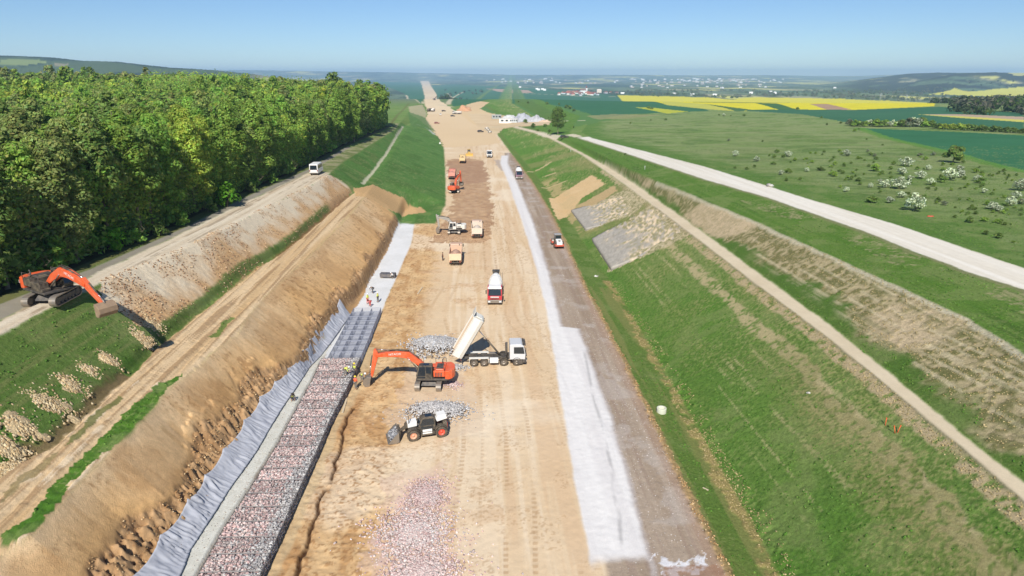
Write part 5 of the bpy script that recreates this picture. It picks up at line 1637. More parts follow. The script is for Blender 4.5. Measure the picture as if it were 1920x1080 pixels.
def car(loc, heading, rgb, label, group=None, name='parked_car'):
    R = empty(name, loc, heading)
    tag(R, label, 'car', group)
    p = paint('car_paint', rgb, .3, 0, .15)
    b = MB().prism([(-2.15, .35), (-2.2, .85), (-1.9, .98), (-1.5, 1.45), (.3, 1.48), (1.05, .98), (2.05, .82), (2.2, .5), (2.15, .35)], -.86, .86).build('body', p, R, bevel=.08)
    w = MB()
    for s in (-1, 1): w.prism([(-1.62, 1.0), (.85, 1.0), (.25, 1.40), (-1.42, 1.38)], s * .868 - .005, s * .868 + .005)
    n = len(w.v); w.v += [(1.05, -.7, 1.02), (1.05, .7, 1.02), (.36, .66, 1.45), (.36, -.66, 1.45), (-1.9, -.7, 1.03), (-1.9, .7, 1.03), (-1.56, .66, 1.42), (-1.56, -.66, 1.42)]
    w.v = w.v[:n] + [(x + (.02 if x > 0 else -.02), y, z + .02) for x, y, z in w.v[n:]]
    w.face((n, n + 1, n + 2, n + 3)); w.face((n + 7, n + 6, n + 5, n + 4))
    w.build('window', GLASS, b)
    for x in (1.3, -1.3):
        for s in (-1, 1): wheel(R, (x, s * .76, .32), .32, .2, BARE, s)
    return R
# ================================================================== people
SKIN = paint('skin', (196, 148, 118), .6, 0, .05)
HIVIS = paint('hi_vis_yellow', (214, 226, 96), .7, 0, .08)
HIORANGE = paint('hi_vis_orange', (240, 110, 44), .7, 0, .08)
REDCLOTH = paint('red_overalls', (214, 84, 80), .85, 0, .1)
DARKCLOTH = paint('dark_workwear', (58, 62, 70), .9, 0, .2)
GREYCLOTH = paint('grey_workwear', (118, 116, 112), .9, 0, .2)
MAROON = paint('maroon_workwear', (92, 44, 40), .9, 0, .15)
HELMET_W = paint('white_helmet', (238, 238, 234), .35, 0, .05)
HELMET_Y = paint('yellow_helmet', (236, 206, 60), .35, 0, .05)
DARKHAIR = paint('dark_hair', (42, 34, 28), .8, 0, .05)


def skinned(chains, name, levels=1):
    """one continuous surface grown round joints: chains of (point, radius); equal points are shared"""
    bm = bmesh.new(); lay = bm.verts.layers.skin.verify(); vm = {}

    def vv(p, r):
        k = tuple(round(c, 4) for c in p)
        if k not in vm:
            v = bm.verts.new(k); v[lay].radius = (r, r); vm[k] = v
            if len(vm) == 1: v[lay].use_root = True
        return vm[k]
    for ch in chains:
        vs = [vv(p, r) for p, r in ch]
        for a, b in zip(vs[:-1], vs[1:]):
            if a is not b and bm.edges.get((a, b)) is None: bm.edges.new((a, b))
    me = bpy.data.meshes.new(name + '_cage'); bm.to_mesh(me); bm.free()
    o = bpy.data.objects.new(name + '_cage', me); COL.objects.link(o)
    sk = o.modifiers.new('skin', 'SKIN'); sk.use_smooth_shade = True
    o.modifiers.new('sub', 'SUBSURF').levels = levels
    dg = bpy.context.evaluated_depsgraph_get()
    out = bpy.data.meshes.new_from_object(o.evaluated_get(dg))
    out.name = name
    bpy.data.objects.remove(o); bpy.data.meshes.remove(me)
    return out


def body_joints(pose):
    """joints of a 1.76 m adult, x forward, y left"""
    if pose == 'stand':
        pel = Vector((0, 0, .94)); tl = 0.06; kn, an = (.03, .48), (0, .09); hip_dx = 0
    elif pose == 'bend':
        pel = Vector((-.14, 0, .90)); tl = 1.15; kn, an = (.02, .48), (-.04, .09); hip_dx = 0
    else:
        pel = Vector((-.16, 0, .42)); tl = .62; kn, an = (.30, .46), (.0, .09); hip_dx = 0
    d = Vector((math.sin(tl), 0, math.cos(tl))); f = Vector((math.cos(tl), 0, -math.sin(tl)))
    J = dict(pel=pel, waist=pel + d * .16, chest=pel + d * .38, neck=pel + d * .55, d=d, f=f)
    hd = (d + Vector((.25 if pose != 'stand' else .05, 0, .15))).normalized()
    J['skull'] = J['neck'] + hd * .16; J['hd'] = hd
    for s, y in (('L', 1), ('R', -1)):
        J['hip' + s] = pel + Vector((0, y * .10, -.03))
        J['knee' + s] = Vector((kn[0] + (.05 if s == 'L' else -.03), y * .13, kn[1]))
        J['ank' + s] = Vector((an[0] + (.06 if s == 'L' else -.05), y * .13, an[1]))
        J['toe' + s] = J['ank' + s] + Vector((.17, y * .03, -.05))
        J['heel' + s] = J['ank' + s] + Vector((-.05, 0, -.05))
        sh = J['chest'] + d * .10 + Vector((0, y * .20, 0))
        J['sh' + s] = sh
        if pose == 'stand':
            J['el' + s] = sh + Vector((.02, y * .06, -.28)); J['wr' + s] = J['el' + s] + Vector((.14, -y * .02, -.20))
        else:
            J['el' + s] = sh + Vector((.10, y * .05, -.26)); J['wr' + s] = J['el' + s] + Vector((.10, -y * .05, -.22))
    return J


_BODIES = {}


def body_set(pose):
    if pose in _BODIES: return _BODIES[pose]
    J = body_joints(pose); d, f, hd = J['d'], J['f'], J['hd']
    t = lambda k, r: (tuple(J[k]), r)
    ch = [[t('pel', .13), t('waist', .125), t('chest', .145), t('neck', .058)],
          [t('neck', .058), (tuple(J['neck'] + hd * .09), .075), t('skull', .098), (tuple(J['skull'] + hd * .07), .075)]]
    fw = Vector((1, 0, 0)) - hd * hd.x; fw.normalize()
    ch.append([t('skull', .098), (tuple(J['skull'] + fw * .088 - hd * .03), .026), (tuple(J['skull'] + fw * .112 - hd * .045), .012)])   # nose
    for y in (-1, 1): ch.append([t('skull', .098), (tuple(J['skull'] + Vector((0, y * .088, 0)) - hd * .02), .02)])                 # ears
    for s, y in (('L', 1), ('R', -1)):
        ch.append([t('pel', .13), t('hip' + s, .105), t('knee' + s, .062), t('ank' + s, .045), t('toe' + s, .036)])
        ch.append([t('ank' + s, .045), t('heel' + s, .04)])
        ch.append([t('chest', .145), t('sh' + s, .066), t('el' + s, .043), t('wr' + s, .029)])
        w = J['wr' + s]; a = (w - J['el' + s]).normalized(); side = Vector((0, 1, 0)).cross(a); side.normalize()
        palm = w + a * .075
        ch.append([t('wr' + s, .029), (tuple(palm), .033)])
        for q, (o_, ln) in enumerate(((.030, .070), (.010, .080), (-.010, .074), (-.028, .058))):
            b0 = palm + side * o_ + a * .02; b1 = b0 + a * ln * .55; b2 = b1 + a * ln * .35 + Vector((0, -y * .025, 0))
            ch.append([(tuple(palm), .033), (tuple(b0), .0095), (tuple(b1), .009), (tuple(b2), .0075)])
        th = w + a * .03 + side * .03
        ch.append([(tuple(palm), .033), (tuple(th), .012), (tuple(th + a * .045 + side * .02), .009)])
    body = skinned(ch, 'body')
    top = [[t('pel', .150), t('waist', .150), t('chest', .168), (tuple(J['neck'] - d * .05), .085)]]
    slv = []
    for s in 'LR':
        top.append([t('chest', .168), t('sh' + s, .088)])
        slv.append([t('sh' + s, .080), t('el' + s, .058), (tuple(J['el' + s].lerp(J['wr' + s], .85)), .042)])
    vest = skinned(top, 'vest')
    slv.insert(0, [t('shL', .080), (tuple(J['chest'] + d * .08), .12), t('shR', .080)])
    shirt = skinned(slv, 'shirt')
    leg = [[t('pel', .146)]]
    for s in 'LR': leg.append([t('pel', .146), t('hip' + s, .122), t('knee' + s, .078), (tuple(J['ank' + s] + Vector((0, 0, .02))), .064)])
    trousers = skinned(leg, 'trousers')
    boot = []
    for s in 'LR': boot.append([(tuple(J['ank' + s] + Vector((0, 0, .06))), .062), t('ank' + s, .060), (tuple(J['toe' + s]), .048)])
    m = MB()
    q = hd.to_track_quat('Z', 'Y').to_matrix().to_4x4()
    prof = [(.150, 0), (.135, .012), (.122, .02), (.118, .06), (.095, .11), (.05, .138), (.001, .142)]
    m.lathe(prof, (0, 0, 0), 'z', 18)
    m.lathe([(.001, -.004), (.150, 0)], (0, 0, 0), 'z', 18)
    m.v = [tuple(q @ Vector((v[0] * 1.12, v[1], v[2]))) for v in m.v]
    m.v = [tuple(Vector(v) + J['skull'] + hd * .015) for v in m.v]
    hm = bpy.data.meshes.new('helmet'); hm.from_pydata(m.v, [], m.f); hm.polygons.foreach_set('use_smooth', m.sm); hm.update()
    boots = skinned([boot[0]], 'boot'), skinned([boot[1]], 'boot')
    _BODIES[pose] = (body, vest, shirt, trousers, boots, hm)
    for me in (body, vest, shirt, trousers, *boots, hm): me.materials.append(SKIN)
    return _BODIES[pose]


def person(loc, heading, pose, label, vest=None, shirt=None, trousers=None, helmet=None):
    R = empty('person', loc, heading)
    tag(R, label, 'person')
    body, vm, sm, tm, bt, hm = body_set(pose)
    for nm, me, mt in (('body', body, SKIN), ('vest', vm, vest), ('shirt', sm, shirt), ('trousers', tm, trousers or DARKCLOTH), ('boot', bt[0], BLACK), ('boot', bt[1], BLACK), ('helmet' if helmet is not DARKHAIR else 'hair', hm, helmet)):
        if mt is None: continue
        o = bpy.data.objects.new(nm, me); COL.objects.link(o); o.parent = R
        o.material_slots[0].link = 'OBJECT'; o.material_slots[0].material = mt
    return R
# ================================================================== the works
def gnd(px, py, dx=0.0, dy=0.0):
    p = hit(px, py)
    x, y = p[0] + dx, p[1] + dy
    return (x, y, gz(x, y) + .03)


HD = rad(92.5)
left_at = at(72, 576, 15)
lx_, ly_ = left_at[0], left_at[1] + 2.3
excavator((lx_, ly_, gz(lx_, ly_) + .05), rad(-29), rad(92), ORANGE, 'large orange crawler excavator on the access road by the forest, bucket out over the slope', boom=6, stick=-36, bucket=-24, bs=.8, bmat=paint('muddy_steel', (140, 118, 96), .8, 0, .5, (176, 146, 112)),
          bucket_w=1.7, text='HITACHI', text_side=-1, sign=True, scale=1.05, arm_len=(6.3, 2.5), roof=BLACK, wide=True, dark_deck=True)
p = at(803, 737, 0)
excavator((p[0], p[1] + 2.4, .02), rad(180), rad(88), ORANGE, 'orange crawler excavator setting stones into the gabion row with its bucket', boom=17, stick=-77, bucket=-20, text='HITACHI', text_side=1, scale=1.02, arm_len=(6.45, 2.9))
WP = paint('white_machine', (232, 228, 216), .45, 0, .25)
p = at(851, 441, 0)
excavator((p[0], p[1] + 2.2, gz(p[0], p[1] + 2.2)), rad(184), rad(90), WP, 'white excavator with black boom digging in the brown soil beside a cream truck', boom=30, stick=-98, bucket=-30, arm=paint('boom_grey', (150, 148, 142), .5, 0, .3), scale=.95, arm_len=(4.5, 2.7), roof=WP, bucket_w=1.4)
p = at(851, 364, 0)
excavator((p[0], p[1] + 3.0, gz(p[0], p[1] + 3)), rad(70), rad(92), ORANGE, 'small looking far orange excavator facing away behind a pinkish dump truck', boom=42, stick=-80, bucket=-40, scale=1.0)

# dump trucks
p = at(929, 686, 0)
SILVER = paint('silver_cab', (206, 207, 208), .4, 0, .15)
CREAM = paint('cream_bed', (234, 230, 218), .5, 0, .2)
dump_truck((p[0] - .35, p[1] + 1.05, .02), rad(2.5), SILVER, CREAM, 'cream tipper truck with silver cab, its bed raised high to dump grey stone', raise_deg=60, tailgate=False, hubs=BARE, inner=paint('worn_bed_floor', (206, 186, 162), .8, 0, .4))
DUSTY = paint('dusty_pink_bed', (222, 182, 152), .7, 0, .45)
DUSTY2 = paint('dusty_cream_bed', (222, 206, 188), .7, 0, .45)
p = at(852, 500, 0)
dump_truck((p[0], p[1] + 4.4, .02), HD, paint('dusty_cab', (214, 172, 146), .6, 0, .4), DUSTY, 'dusty salmon pink dump truck seen from behind, nearest of those on the carriageway', tailgate=paint('sandy_tailgate', (232, 200, 164), .7, 0, .5), load=(186, 150, 128))
p = at(893, 449, 0)
dump_truck((p[0], p[1] + 4.4, .02), HD, paint('pale_cab', (206, 176, 158), .6, 0, .4), DUSTY2, 'dusty cream dump truck seen from behind next to the white excavator', load=(206, 190, 172))
p = at(846, 337, 0)
dump_truck((p[0], p[1] + 4.4, .02), HD, paint('red_cab', (196, 92, 78), .6, 0, .3), paint('faded_red_bed', (212, 136, 122), .7, 0, .35), 'faded red dump truck standing just past the far orange excavator', load=(196, 140, 124))
p = at(866, 307, 0)
dump_truck((p[0], p[1] + 4.4, .02), HD, paint('ochre_cab', (206, 168, 92), .6, 0, .3), paint('ochre_bed', (222, 194, 140), .7, 0, .4), 'ochre dump truck heaped with brown soil beside the bulldozer', load=(132, 100, 64))
p = at(917, 296, 0)
dump_truck((p[0], p[1] + 4.4, .02), rad(-88), WHITE, WHITE, 'white dump truck driving towards the camera along the middle of the road', load=(200, 186, 160))
# mixers
p = at(928, 574, 0)
mixer_truck((p[0], p[1] + 4.4, .02), rad(-90.5), paint('cherry_red_cab', (196, 40, 58), .3, 0, .1), 'red cabbed mixer truck with a white drum coming towards the camera', visor=WHITE, plate=True)
p = at(973, 337, 0)
mixer_truck((p[0], p[1] + 4.4, .02), rad(-88), paint('mauve_cab', (150, 110, 128), .4, 0, .2), 'far mixer truck with mauve cab and white drum on the grey gravel lane', visor=BLACK)
# roller, bulldozer, telehandler, bus
p = at(1047, 468, 0)
road_roller((p[0], p[1] + 2.7, .02), rad(97), 'red and white single drum roller compacting the grey gravel lane')
p = at(879, 293, 0)
bulldozer((p[0], p[1] + 2.4, gz(p[0], p[1])), rad(-84), 'yellow bulldozer with dark cab pushing brown soil on the carriageway')
a, b = at(775, 827, 0), at(830, 819, 0)
hd = math.atan2(a[1] - b[1], a[0] - b[0])
mx_, my_ = (a[0] + b[0]) / 2, (a[1] + b[1]) / 2
telehandler((mx_ - math.sin(hd) * -.92 * 1 + 0, my_ + .92, .02), hd, 'black and white telehandler with red hubs carrying grey stones in its bucket')
p = at(587, 329, 13.4)
minibus((p[0], p[1] + 3.2, gz(p[0], p[1] + 3.2) + .03), rad(93.5), 'white minibus parked on the access road where the forest begins to narrow')

# far vehicles
for px_, py_, rgb, h, lb in ((901, 248, (40, 40, 44), 20, 'dark car parked on the far road beside white concrete pieces'),
                             (849, 218.5, (46, 42, 42), 10, 'dark car by the earth heap at the far works yard'),
                             (826, 216, (228, 226, 220), 95, 'white car in the middle of the far works yard'),
                             (832, 209, (60, 50, 50), 30, 'dark car behind the white car in the far works yard'),
                             (819, 232, (150, 84, 74), 10, 'reddish car crossing the pale road on its own'),
                             (1058, 259, (34, 34, 38), 10, 'black car standing under the lone loose crowned tree')):
    car(gnd(px_, py_), rad(h), rgb, lb)
for px_, py_, rgb, h, lb in ((805, 209, (70, 66, 62), 80, 'dark truck at the edge of the far works yard'), (812, 209, (228, 222, 212), 85, 'white truck standing beside the dark one in the far works yard'),
                             (857, 214, (220, 216, 208), 170, 'white truck in front of the brown earth heap in the far works yard')):
    q = paint('far_truck', rgb, .6, 0, .3)
    dump_truck(gnd(px_, py_), rad(h), q, q, lb)
excavator(gnd(815, 188), rad(20), rad(90), STEEL, 'dark excavator farthest along the road near its crest', boom=40, stick=-70, bucket=-40)

# ---- people
p = at(549, 751, 1.0)
person((p[0], p[1], gz(p[0], p[1]) + .03), rad(-60), 'squat', 'person in a yellow vest crouching on the pale filter gravel', HIVIS, DARKCLOTH, DARKCLOTH, DARKHAIR)
p = at(648, 705, 1.05)
person((p[0], p[1], 1.12), rad(-10), 'bend', 'person in a pale yellow vest bending over the filled gabions', HIVIS, HIVIS, GREYCLOTH, HELMET_W)
p = at(666, 704, .1)
person((p[0], p[1], .12), rad(-100), 'stand', 'person in dark green with a yellow helmet standing inside the empty basket', HIVIS, DARKCLOTH, DARKCLOTH, HELMET_Y)
p = at(663, 730, 0)
person((p[0] + .25, p[1], .03), rad(60), 'stand', 'person in an orange vest standing at the foot of the gabion wall', HIORANGE, REDCLOTH, GREYCLOTH, HELMET_Y)
p = at(676, 716, 0)
person((p[0] + .2, p[1], .03), rad(-20), 'bend', 'person in a cream yellow vest bending beside the excavator bucket', HIVIS, GREYCLOTH, GREYCLOTH, HELMET_W)
p = at(685, 569, .15)
person((p[0] + .4, p[1], .16), rad(-20), 'stand', 'person with yellow vest and red trousers on the left of the basket crew', HIVIS, HIVIS, REDCLOTH, HELMET_W)
p = at(699, 549, .15)
person((p[0], p[1], .16), rad(-140), 'bend', 'person in dark clothes stooping behind the basket crew', DARKCLOTH, DARKCLOTH, DARKCLOTH, HELMET_W)
p = at(694, 574, .15)
person((p[0], p[1], .16), rad(-115), 'bend', 'person in red overalls bent over the wire baskets', REDCLOTH, REDCLOTH, REDCLOTH, DARKHAIR)
p = at(709, 566, .15)
person((p[0], p[1], .16), rad(170), 'stand', 'person with yellow vest and dark trousers on the right of the basket crew', HIVIS, HIVIS, DARKCLOTH, HELMET_W)
p = at(736, 521, .15)
person((p[0], p[1], .16), rad(180), 'squat', 'person in white helmet crouching at the stack of wire panels', WHITE, WHITE, DARKCLOTH, HELMET_W)
p = at(830, 489, 0)
person((p[0], p[1], .03), rad(0), 'stand', 'person in maroon standing beside the salmon pink dump truck', MAROON, MAROON, DARKCLOTH, DARKHAIR)
p = gnd(825, 265)
person(p, rad(0), 'stand', 'person in dark clothes standing alone at the tip of the grass slope', DARKCLOTH, DARKCLOTH, DARKCLOTH, HELMET_W)

# ---- gabion wall
WIRE = paint('galvanised_wire', (156, 160, 172), .5, 0, .05)
WIRED = paint('dark_wire', (112, 110, 110), .6, .3, .1)
PINKS = ((202, 176, 168), (192, 162, 155), (208, 188, 178), (184, 156, 148), (196, 182, 174))
GREYS = ((182, 177, 172), (168, 164, 160), (194, 189, 182), (154, 150, 147))


def bars(m, a, b, r):
    a, b = Vector(a), Vector(b); d = (b - a).normalized()
    u = d.orthogonal().normalized(); w = d.cross(u); n = len(m.v)
    for p_ in (a, b):
        for s, t in ((1, 1), (-1, 1), (-1, -1), (1, -1)): m.v.append(tuple(p_ + u * s * r + w * t * r))
    for i in range(4):
        j = (i + 1) % 4; m.face((n + i, n + j, n + 4 + j, n + 4 + i))


def cage(m, w, l, h, step, r, lid=True, dividers=()):
    x0, x1, y0, y1 = -w / 2, w / 2, -l / 2, l / 2
    E = [((x0, y0, 0), (x1, y0, 0)), ((x0, y1, 0), (x1, y1, 0)), ((x0, y0, 0), (x0, y1, 0)), ((x1, y0, 0), (x1, y1, 0))]
    for a, b in E:
        bars(m, a, b, r * 1.8); bars(m, (a[0], a[1], h), (b[0], b[1], h), r * 1.8); bars(m, a, (a[0], a[1], h), r * 1.8)
    bars(m, (x1, y1, 0), (x1, y1, h), r * 1.8)
    xs = np.arange(x0 + step, x1, step); ys_ = np.arange(y0 + step, y1, step); zs = np.arange(step, h, step)
    for x in xs:
        for y in (y0, y1): bars(m, (x, y, 0), (x, y, h), r)
        bars(m, (x, y0, h if lid else 0.01), (x, y1, h if lid else 0.01), r)
    for y in ys_:
        for x in (x0, x1) + tuple(dividers): bars(m, (x, y, 0), (x, y, h), r)
        bars(m, (x0, y, h if lid else 0.01), (x1, y, h if lid else 0.01), r)
    for z in zs:
        for y in (y0, y1): bars(m, (x0, y, z), (x1, y, z), r)
        for x in (x0, x1) + tuple(dividers): bars(m, (x, y0, z), (x, y1, z), r)
    for x in dividers: bars(m, (x, y0, h), (x, y1, h), r * 1.6)


ROW = 2.05
ytop = float(at(690, 672, .9)[1]); ymid = float(at(706, 578, .2)[1])
ny = int((ytop - 34) / ROW)
rows = [(ytop - (i + .5) * ROW, True) for i in range(ny + 1)] + [(ytop + (i + .5) * ROW, False) for i in range(int((ymid - ytop) / ROW))]
core_m = paint('stone_core', (176, 148, 144), .95, 0, .4, (150, 144, 142), .1, .8)
nfilled = sum(1 for r in rows if r[1])
empty_me = None
for i, (yc, full) in enumerate(rows):
    xi = float(LN['I'].x(yc)) + .12; xk = float(LN['K'].x(yc)) - .05
    if not full: xi = xk - 4.35
    k0, k1 = float(LN['K'].x(yc - 3)), float(LN['K'].x(yc + 3))
    rz = -math.atan((k1 - k0) / 6.0)
    w, l, h = xk - xi, ROW - .05, .95
    g = empty('gabion', ((xi + xk) / 2, yc, .04), rz)
    if full:
        near, last = i == nfilled - 1, i == 0
        tag(g, 'stone filled wire gabion at the very front of the wall, cut by the picture edge' if near else 'last stone filled gabion, next to the empty baskets' if last else 'gabion filled with pink and grey stone in the wall below the grey fabric', 'gabion', None if near or last else 'stone filled gabions in the wall')
        m = MB(); cage(m, w, l, h, .5, .014, True); m.build('cage', WIRED, g)
        MB().box((0, 0, h * .45), (w - .12, l - .10, h * .86)).build('core', core_m, g)
        grey0 = .10 + .30 * vnoise(np.array([i * .37]), np.array([2.0]), 5)[0]
        pinkm = (.92, 1.08, .78, 1.0)[i % 4]

        def place(n, r):
            p_ = np.stack([r.uniform(-w / 2 + .08, w / 2 - .08, n), r.uniform(-l / 2 + .10, l / 2 - .10, n), np.full(n, h - .06)], 1)
            k_ = int(n * .16)
            p_[:k_, 0] = w / 2 - .08; p_[:k_, 2] = r.uniform(.08, h - .1, k_)
            k2 = k_ + int(n * .05)
            p_[k_:k2, 1] = -l / 2 + .10; p_[k_:k2, 2] = r.uniform(.08, h - .1, k2 - k_)
            p_[k2:, 2] += .05 * r.normal(size=n - k2) - .07 * (np.abs(p_[k2:, 1]) / (l / 2)) ** 6
            return p_
        v, f, c = rock_cloud(620, place, .21, PINKS, 400 + i)
        xm = v.reshape(-1, 12, 3)[:, :, 0].mean(1); r_ = np.random.default_rng(900 + i)
        gmask = (xm + r_.normal(0, .25, len(xm)) > w * grey0) | (r_.random(len(xm)) < .16)
        gc = np.array([lin(q) for q in GREYS])[r_.integers(0, 4, len(xm))] * r_.uniform(.75, 1.2, (len(xm), 1))
        c = c.reshape(-1, 12, 3) * pinkm; c[gmask] = gc[gmask][:, None, :]
        o = link_mesh('stones', mesh_np('stones', v, f, c.reshape(-1, 3)), g, [M_STONE]); o['kind'] = 'stuff'
    else:
        far = i == len(rows) - 1
        tag(g, 'empty wire basket at the far end of the row beside the crouched crew' if far else 'empty grey wire gabion basket standing on the pale concrete strip', 'gabion', None if far else 'empty wire baskets awaiting stone')
        if empty_me is None:
            m = MB(); cage(m, 4.35, l, h, .145, .0085, False, (-.75, .75))
            o = m.build('cage', WIRE, g); empty_me = o.data
        else:
            o = bpy.data.objects.new('cage', empty_me); COL.objects.link(o); o.parent = g

# ---- geotextile
GEO = paint('geotextile_fabric', (184, 185, 190), .8, 0, .12, (186, 176, 160), .15, .15)
y0, y1 = 33.0, float(LN['G'].p[np.searchsorted(LN['G'].p[:, 1], 80):, 1][0]) + 3
y1 = float(at(641, 575, 1.6)[1])
ny, nu = 620, 18
yy = np.linspace(y0, y1, ny); uu_ = np.linspace(0, 1, nu)
Yv, Uv = np.meshgrid(yy, uu_, indexing='ij')
xg = LN['G'].x(yy); xh = LN['H'].x(yy); zg = LN['G'].z(yy); zh = LN['H'].z(yy)
seg = yy / 4.6 + .7 * vnoise(yy / 7, yy * 0, 3); sag = np.abs(np.sin(PI * seg)) ** .7
top_x = xg - .25 + .45 * (1 - sag) * -.6; top_z = zg + .28 + .35 * (1 - sag) - .10
top_z += .9 * sstep(y1 - 3, y1, yy)
X0 = top_x[:, None] * (1 - Uv) + (xh + .15)[:, None] * Uv
Zv = top_z[:, None] * (1 - Uv) ** 1.25 + (zh + .05)[:, None] * (1 - (1 - Uv) ** 1.25)
fold = np.abs(fbm(Yv / .48 + (seg[:, None] % 1 - .5) * 3 * Uv, Uv * 1.2, 3, 505) - .5) * 2
big = 1.5 * (fbm(Yv / 2.4, Uv * 1.6, 3, 507) - .5)
amp = (1 - (2 * Uv - 1) ** 4 * .6) * (.35 + 1.3 * fbm(Yv / 3.1, Uv * .6, 2, 511))
X0 = X0 + amp * (.26 * big + .42 * (fold ** .7 - .4) * (1 - .6 * sag[:, None])) + .10
Zv = Zv + amp * (.10 * fold + .12 * big) + .12
Zv = np.maximum(Zv, zh[:, None] + .04)
v = np.stack([X0, Yv + .2 * big, Zv], -1).reshape(-1, 3)
i_ = np.arange(ny * nu).reshape(ny, nu)
f = np.stack([i_[:-1, :-1], i_[:-1, 1:], i_[1:, 1:], i_[1:, :-1]], -1).reshape(-1, 4)
o = link_mesh('geotextile_sheet', mesh_np('geotextile_sheet', v, f, None, True), None, [GEO])
md = o.modifiers.new('thickness', 'SOLIDIFY'); md.thickness = .02
tag(o, 'long pale grey fabric sheet draped in folds down the cut bank behind the gabions', 'geotextile')

# ---- stone and soil heaps
def stone_heap(name, px, py, a, b, h, n, size, cols, label, rz=0, edge=1.0, seed=1):
    p = gnd(px, py)
    def place(n_, r):
        t = r.uniform(0, 2 * PI, n_); q = np.abs(r.normal(0, .48, n_)) ** .9
        q = q * (1 + .35 * (fbm(np.cos(t) * 1.4 + 5, np.sin(t) * 1.4 + seed, 3, seed) - .5) * 2 * edge)
        return np.stack([np.cos(t) * q * a, np.sin(t) * q * b, h * np.clip(1 - q ** 1.6, 0, 1) * (.7 + .6 * fbm(np.cos(t) * q * 3, np.sin(t) * q * 3, 2, seed + 1)) + .02], 1)
    v, f, c = rock_cloud(n, place, size, cols, seed)
    me = mesh_np(name, v, f, c)
    o = link_mesh(name, me, None, [M_STONE], (p[0], p[1], p[2] - .02), (0, 0, rz))
    return tag(o, label, 'stone heap')


stone_heap('stone_heap', 815, 652, 4.2, 4.4, 1.3, 3400, .22, GREYS + ((192, 194, 196),), 'grey broken stone heap between the orange excavator boom and the raised tipper', seed=3)
stone_heap('stone_heap', 845, 690, 2.4, 1.2, .35, 700, .24, GREYS, 'low spill of grey stone under the tailboard of the raised tipper', seed=4)
stone_heap('stone_heap', 822, 772, 4.2, 2.8, .7, 2400, .20, GREYS + ((200, 196, 192),), 'flat grey stone heap right behind the telehandler', seed=5)
stone_heap('stone_heap', 798, 930, 2.4, 3.4, .14, 2200, .17, PINKS, 'thin spread of pink stone, upper lobe in front of the telehandler', seed=6)
stone_heap('stone_heap', 778, 1000, 4.0, 4.2, .12, 3800, .17, PINKS + ((214, 200, 190), (196, 188, 182), (218, 196, 186)), 'wide pink and grey stone spread, middle lobe at the bottom of the road', seed=7)
stone_heap('stone_heap', 792, 1075, 4.1, 3.8, .12, 3400, .17, PINKS + ((218, 196, 186), (222, 204, 194)), 'wide pink stone spread cut off by the bottom picture edge', seed=8)
stone_heap('stone_heap', 848, 722, 1.6, 1.3, .1, 260, .18, PINKS, 'scatter of small pink stones behind the orange excavator counterweight', seed=9)
MOUND = [(265, 634, 23, 7, 'spoil mound just under the left excavator bucket shadow, small and oval'), (202, 675, 19, 13, 'pointed pale spoil mound on the left grass, tallest of its line'), (167, 694, 14, 9, 'small round spoil mound between two larger ones on the left grass'),
         (132, 722, 24, 12, 'ragged spoil mound in the middle of the left grass line'), (90, 757, 34, 16, 'broad spoil mound on the left grass, widest in the line'), (40, 797, 34, 14, 'low spoil mound near the left edge above the bench track'),
         (15, 835, 30, 18, 'crumbled spoil mound cut by the left picture edge'), (282, 607, 18, 6, 'strip of loose spoil inside the shadow of the left bucket'), (20, 875, 26, 12, 'lowest spoil heap beside the bench track at the left edge')]
for i, (px_, py_, w_, h_, lb) in enumerate(MOUND):
    p = gnd(px_, py_); s = 1 / pxm(p)
    a, b, h = w_ * s * .85, w_ * s * .62, h_ * s * .42
    v, f = [], []
    r0 = np.random.default_rng(600 + i); off = 0
    for k in range(5):
        kx, ky, ks = (0, 0, 1) if k == 0 else (r0.normal(0, .55), r0.normal(0, .6), r0.uniform(.3, .65))
        v1, f1 = heap_np(a * ks * r0.uniform(.7, 1.1), b * ks * r0.uniform(.8, 1.4), h * ks * r0.uniform(.8, 1.15), 26, 20, 60 + i * 7 + k, .7)
        v.append(v1 + np.array([kx * a, ky * b, 0])); f.append(f1 + off); off += len(v1)
    v, f = np.vstack(v), np.vstack(f)
    rv, rf, rc = rock_cloud(420, lambda n, r: np.stack([r.normal(0, a * .62, n), r.normal(0, b * .75, n), r.uniform(0, .04, n)], 1), .17, ((196, 172, 130), (180, 152, 112), (208, 188, 150)), 70 + i)
    # clods lie on the mound
    rr_ = np.hypot(rv[:, 0] / a, rv[:, 1] / b); rv[:, 2] += h * np.clip(1 - rr_ ** 1.6, 0, 1) * .95
    tri = np.vstack([f[:, [0, 1, 2]], f[:, [0, 2, 3]]])
    col = lin((194, 170, 130)) * np.random.default_rng(i).uniform(.8, 1.15, (len(v), 1))
    sx = (gz(p[0] + .6, p[1]) - gz(p[0] - .6, p[1])) / 1.2
    V_ = np.vstack([v, rv]); V_[:, 2] += sx * V_[:, 0]
    me = mesh_np('spoil_mound', V_, np.vstack([tri, rf + len(v)]), np.vstack([col, rc]), False)
    o = link_mesh('spoil_mound', me, None, [SOILM], (p[0], p[1], p[2] - .08))
    tag(o, lb, 'spoil mound')


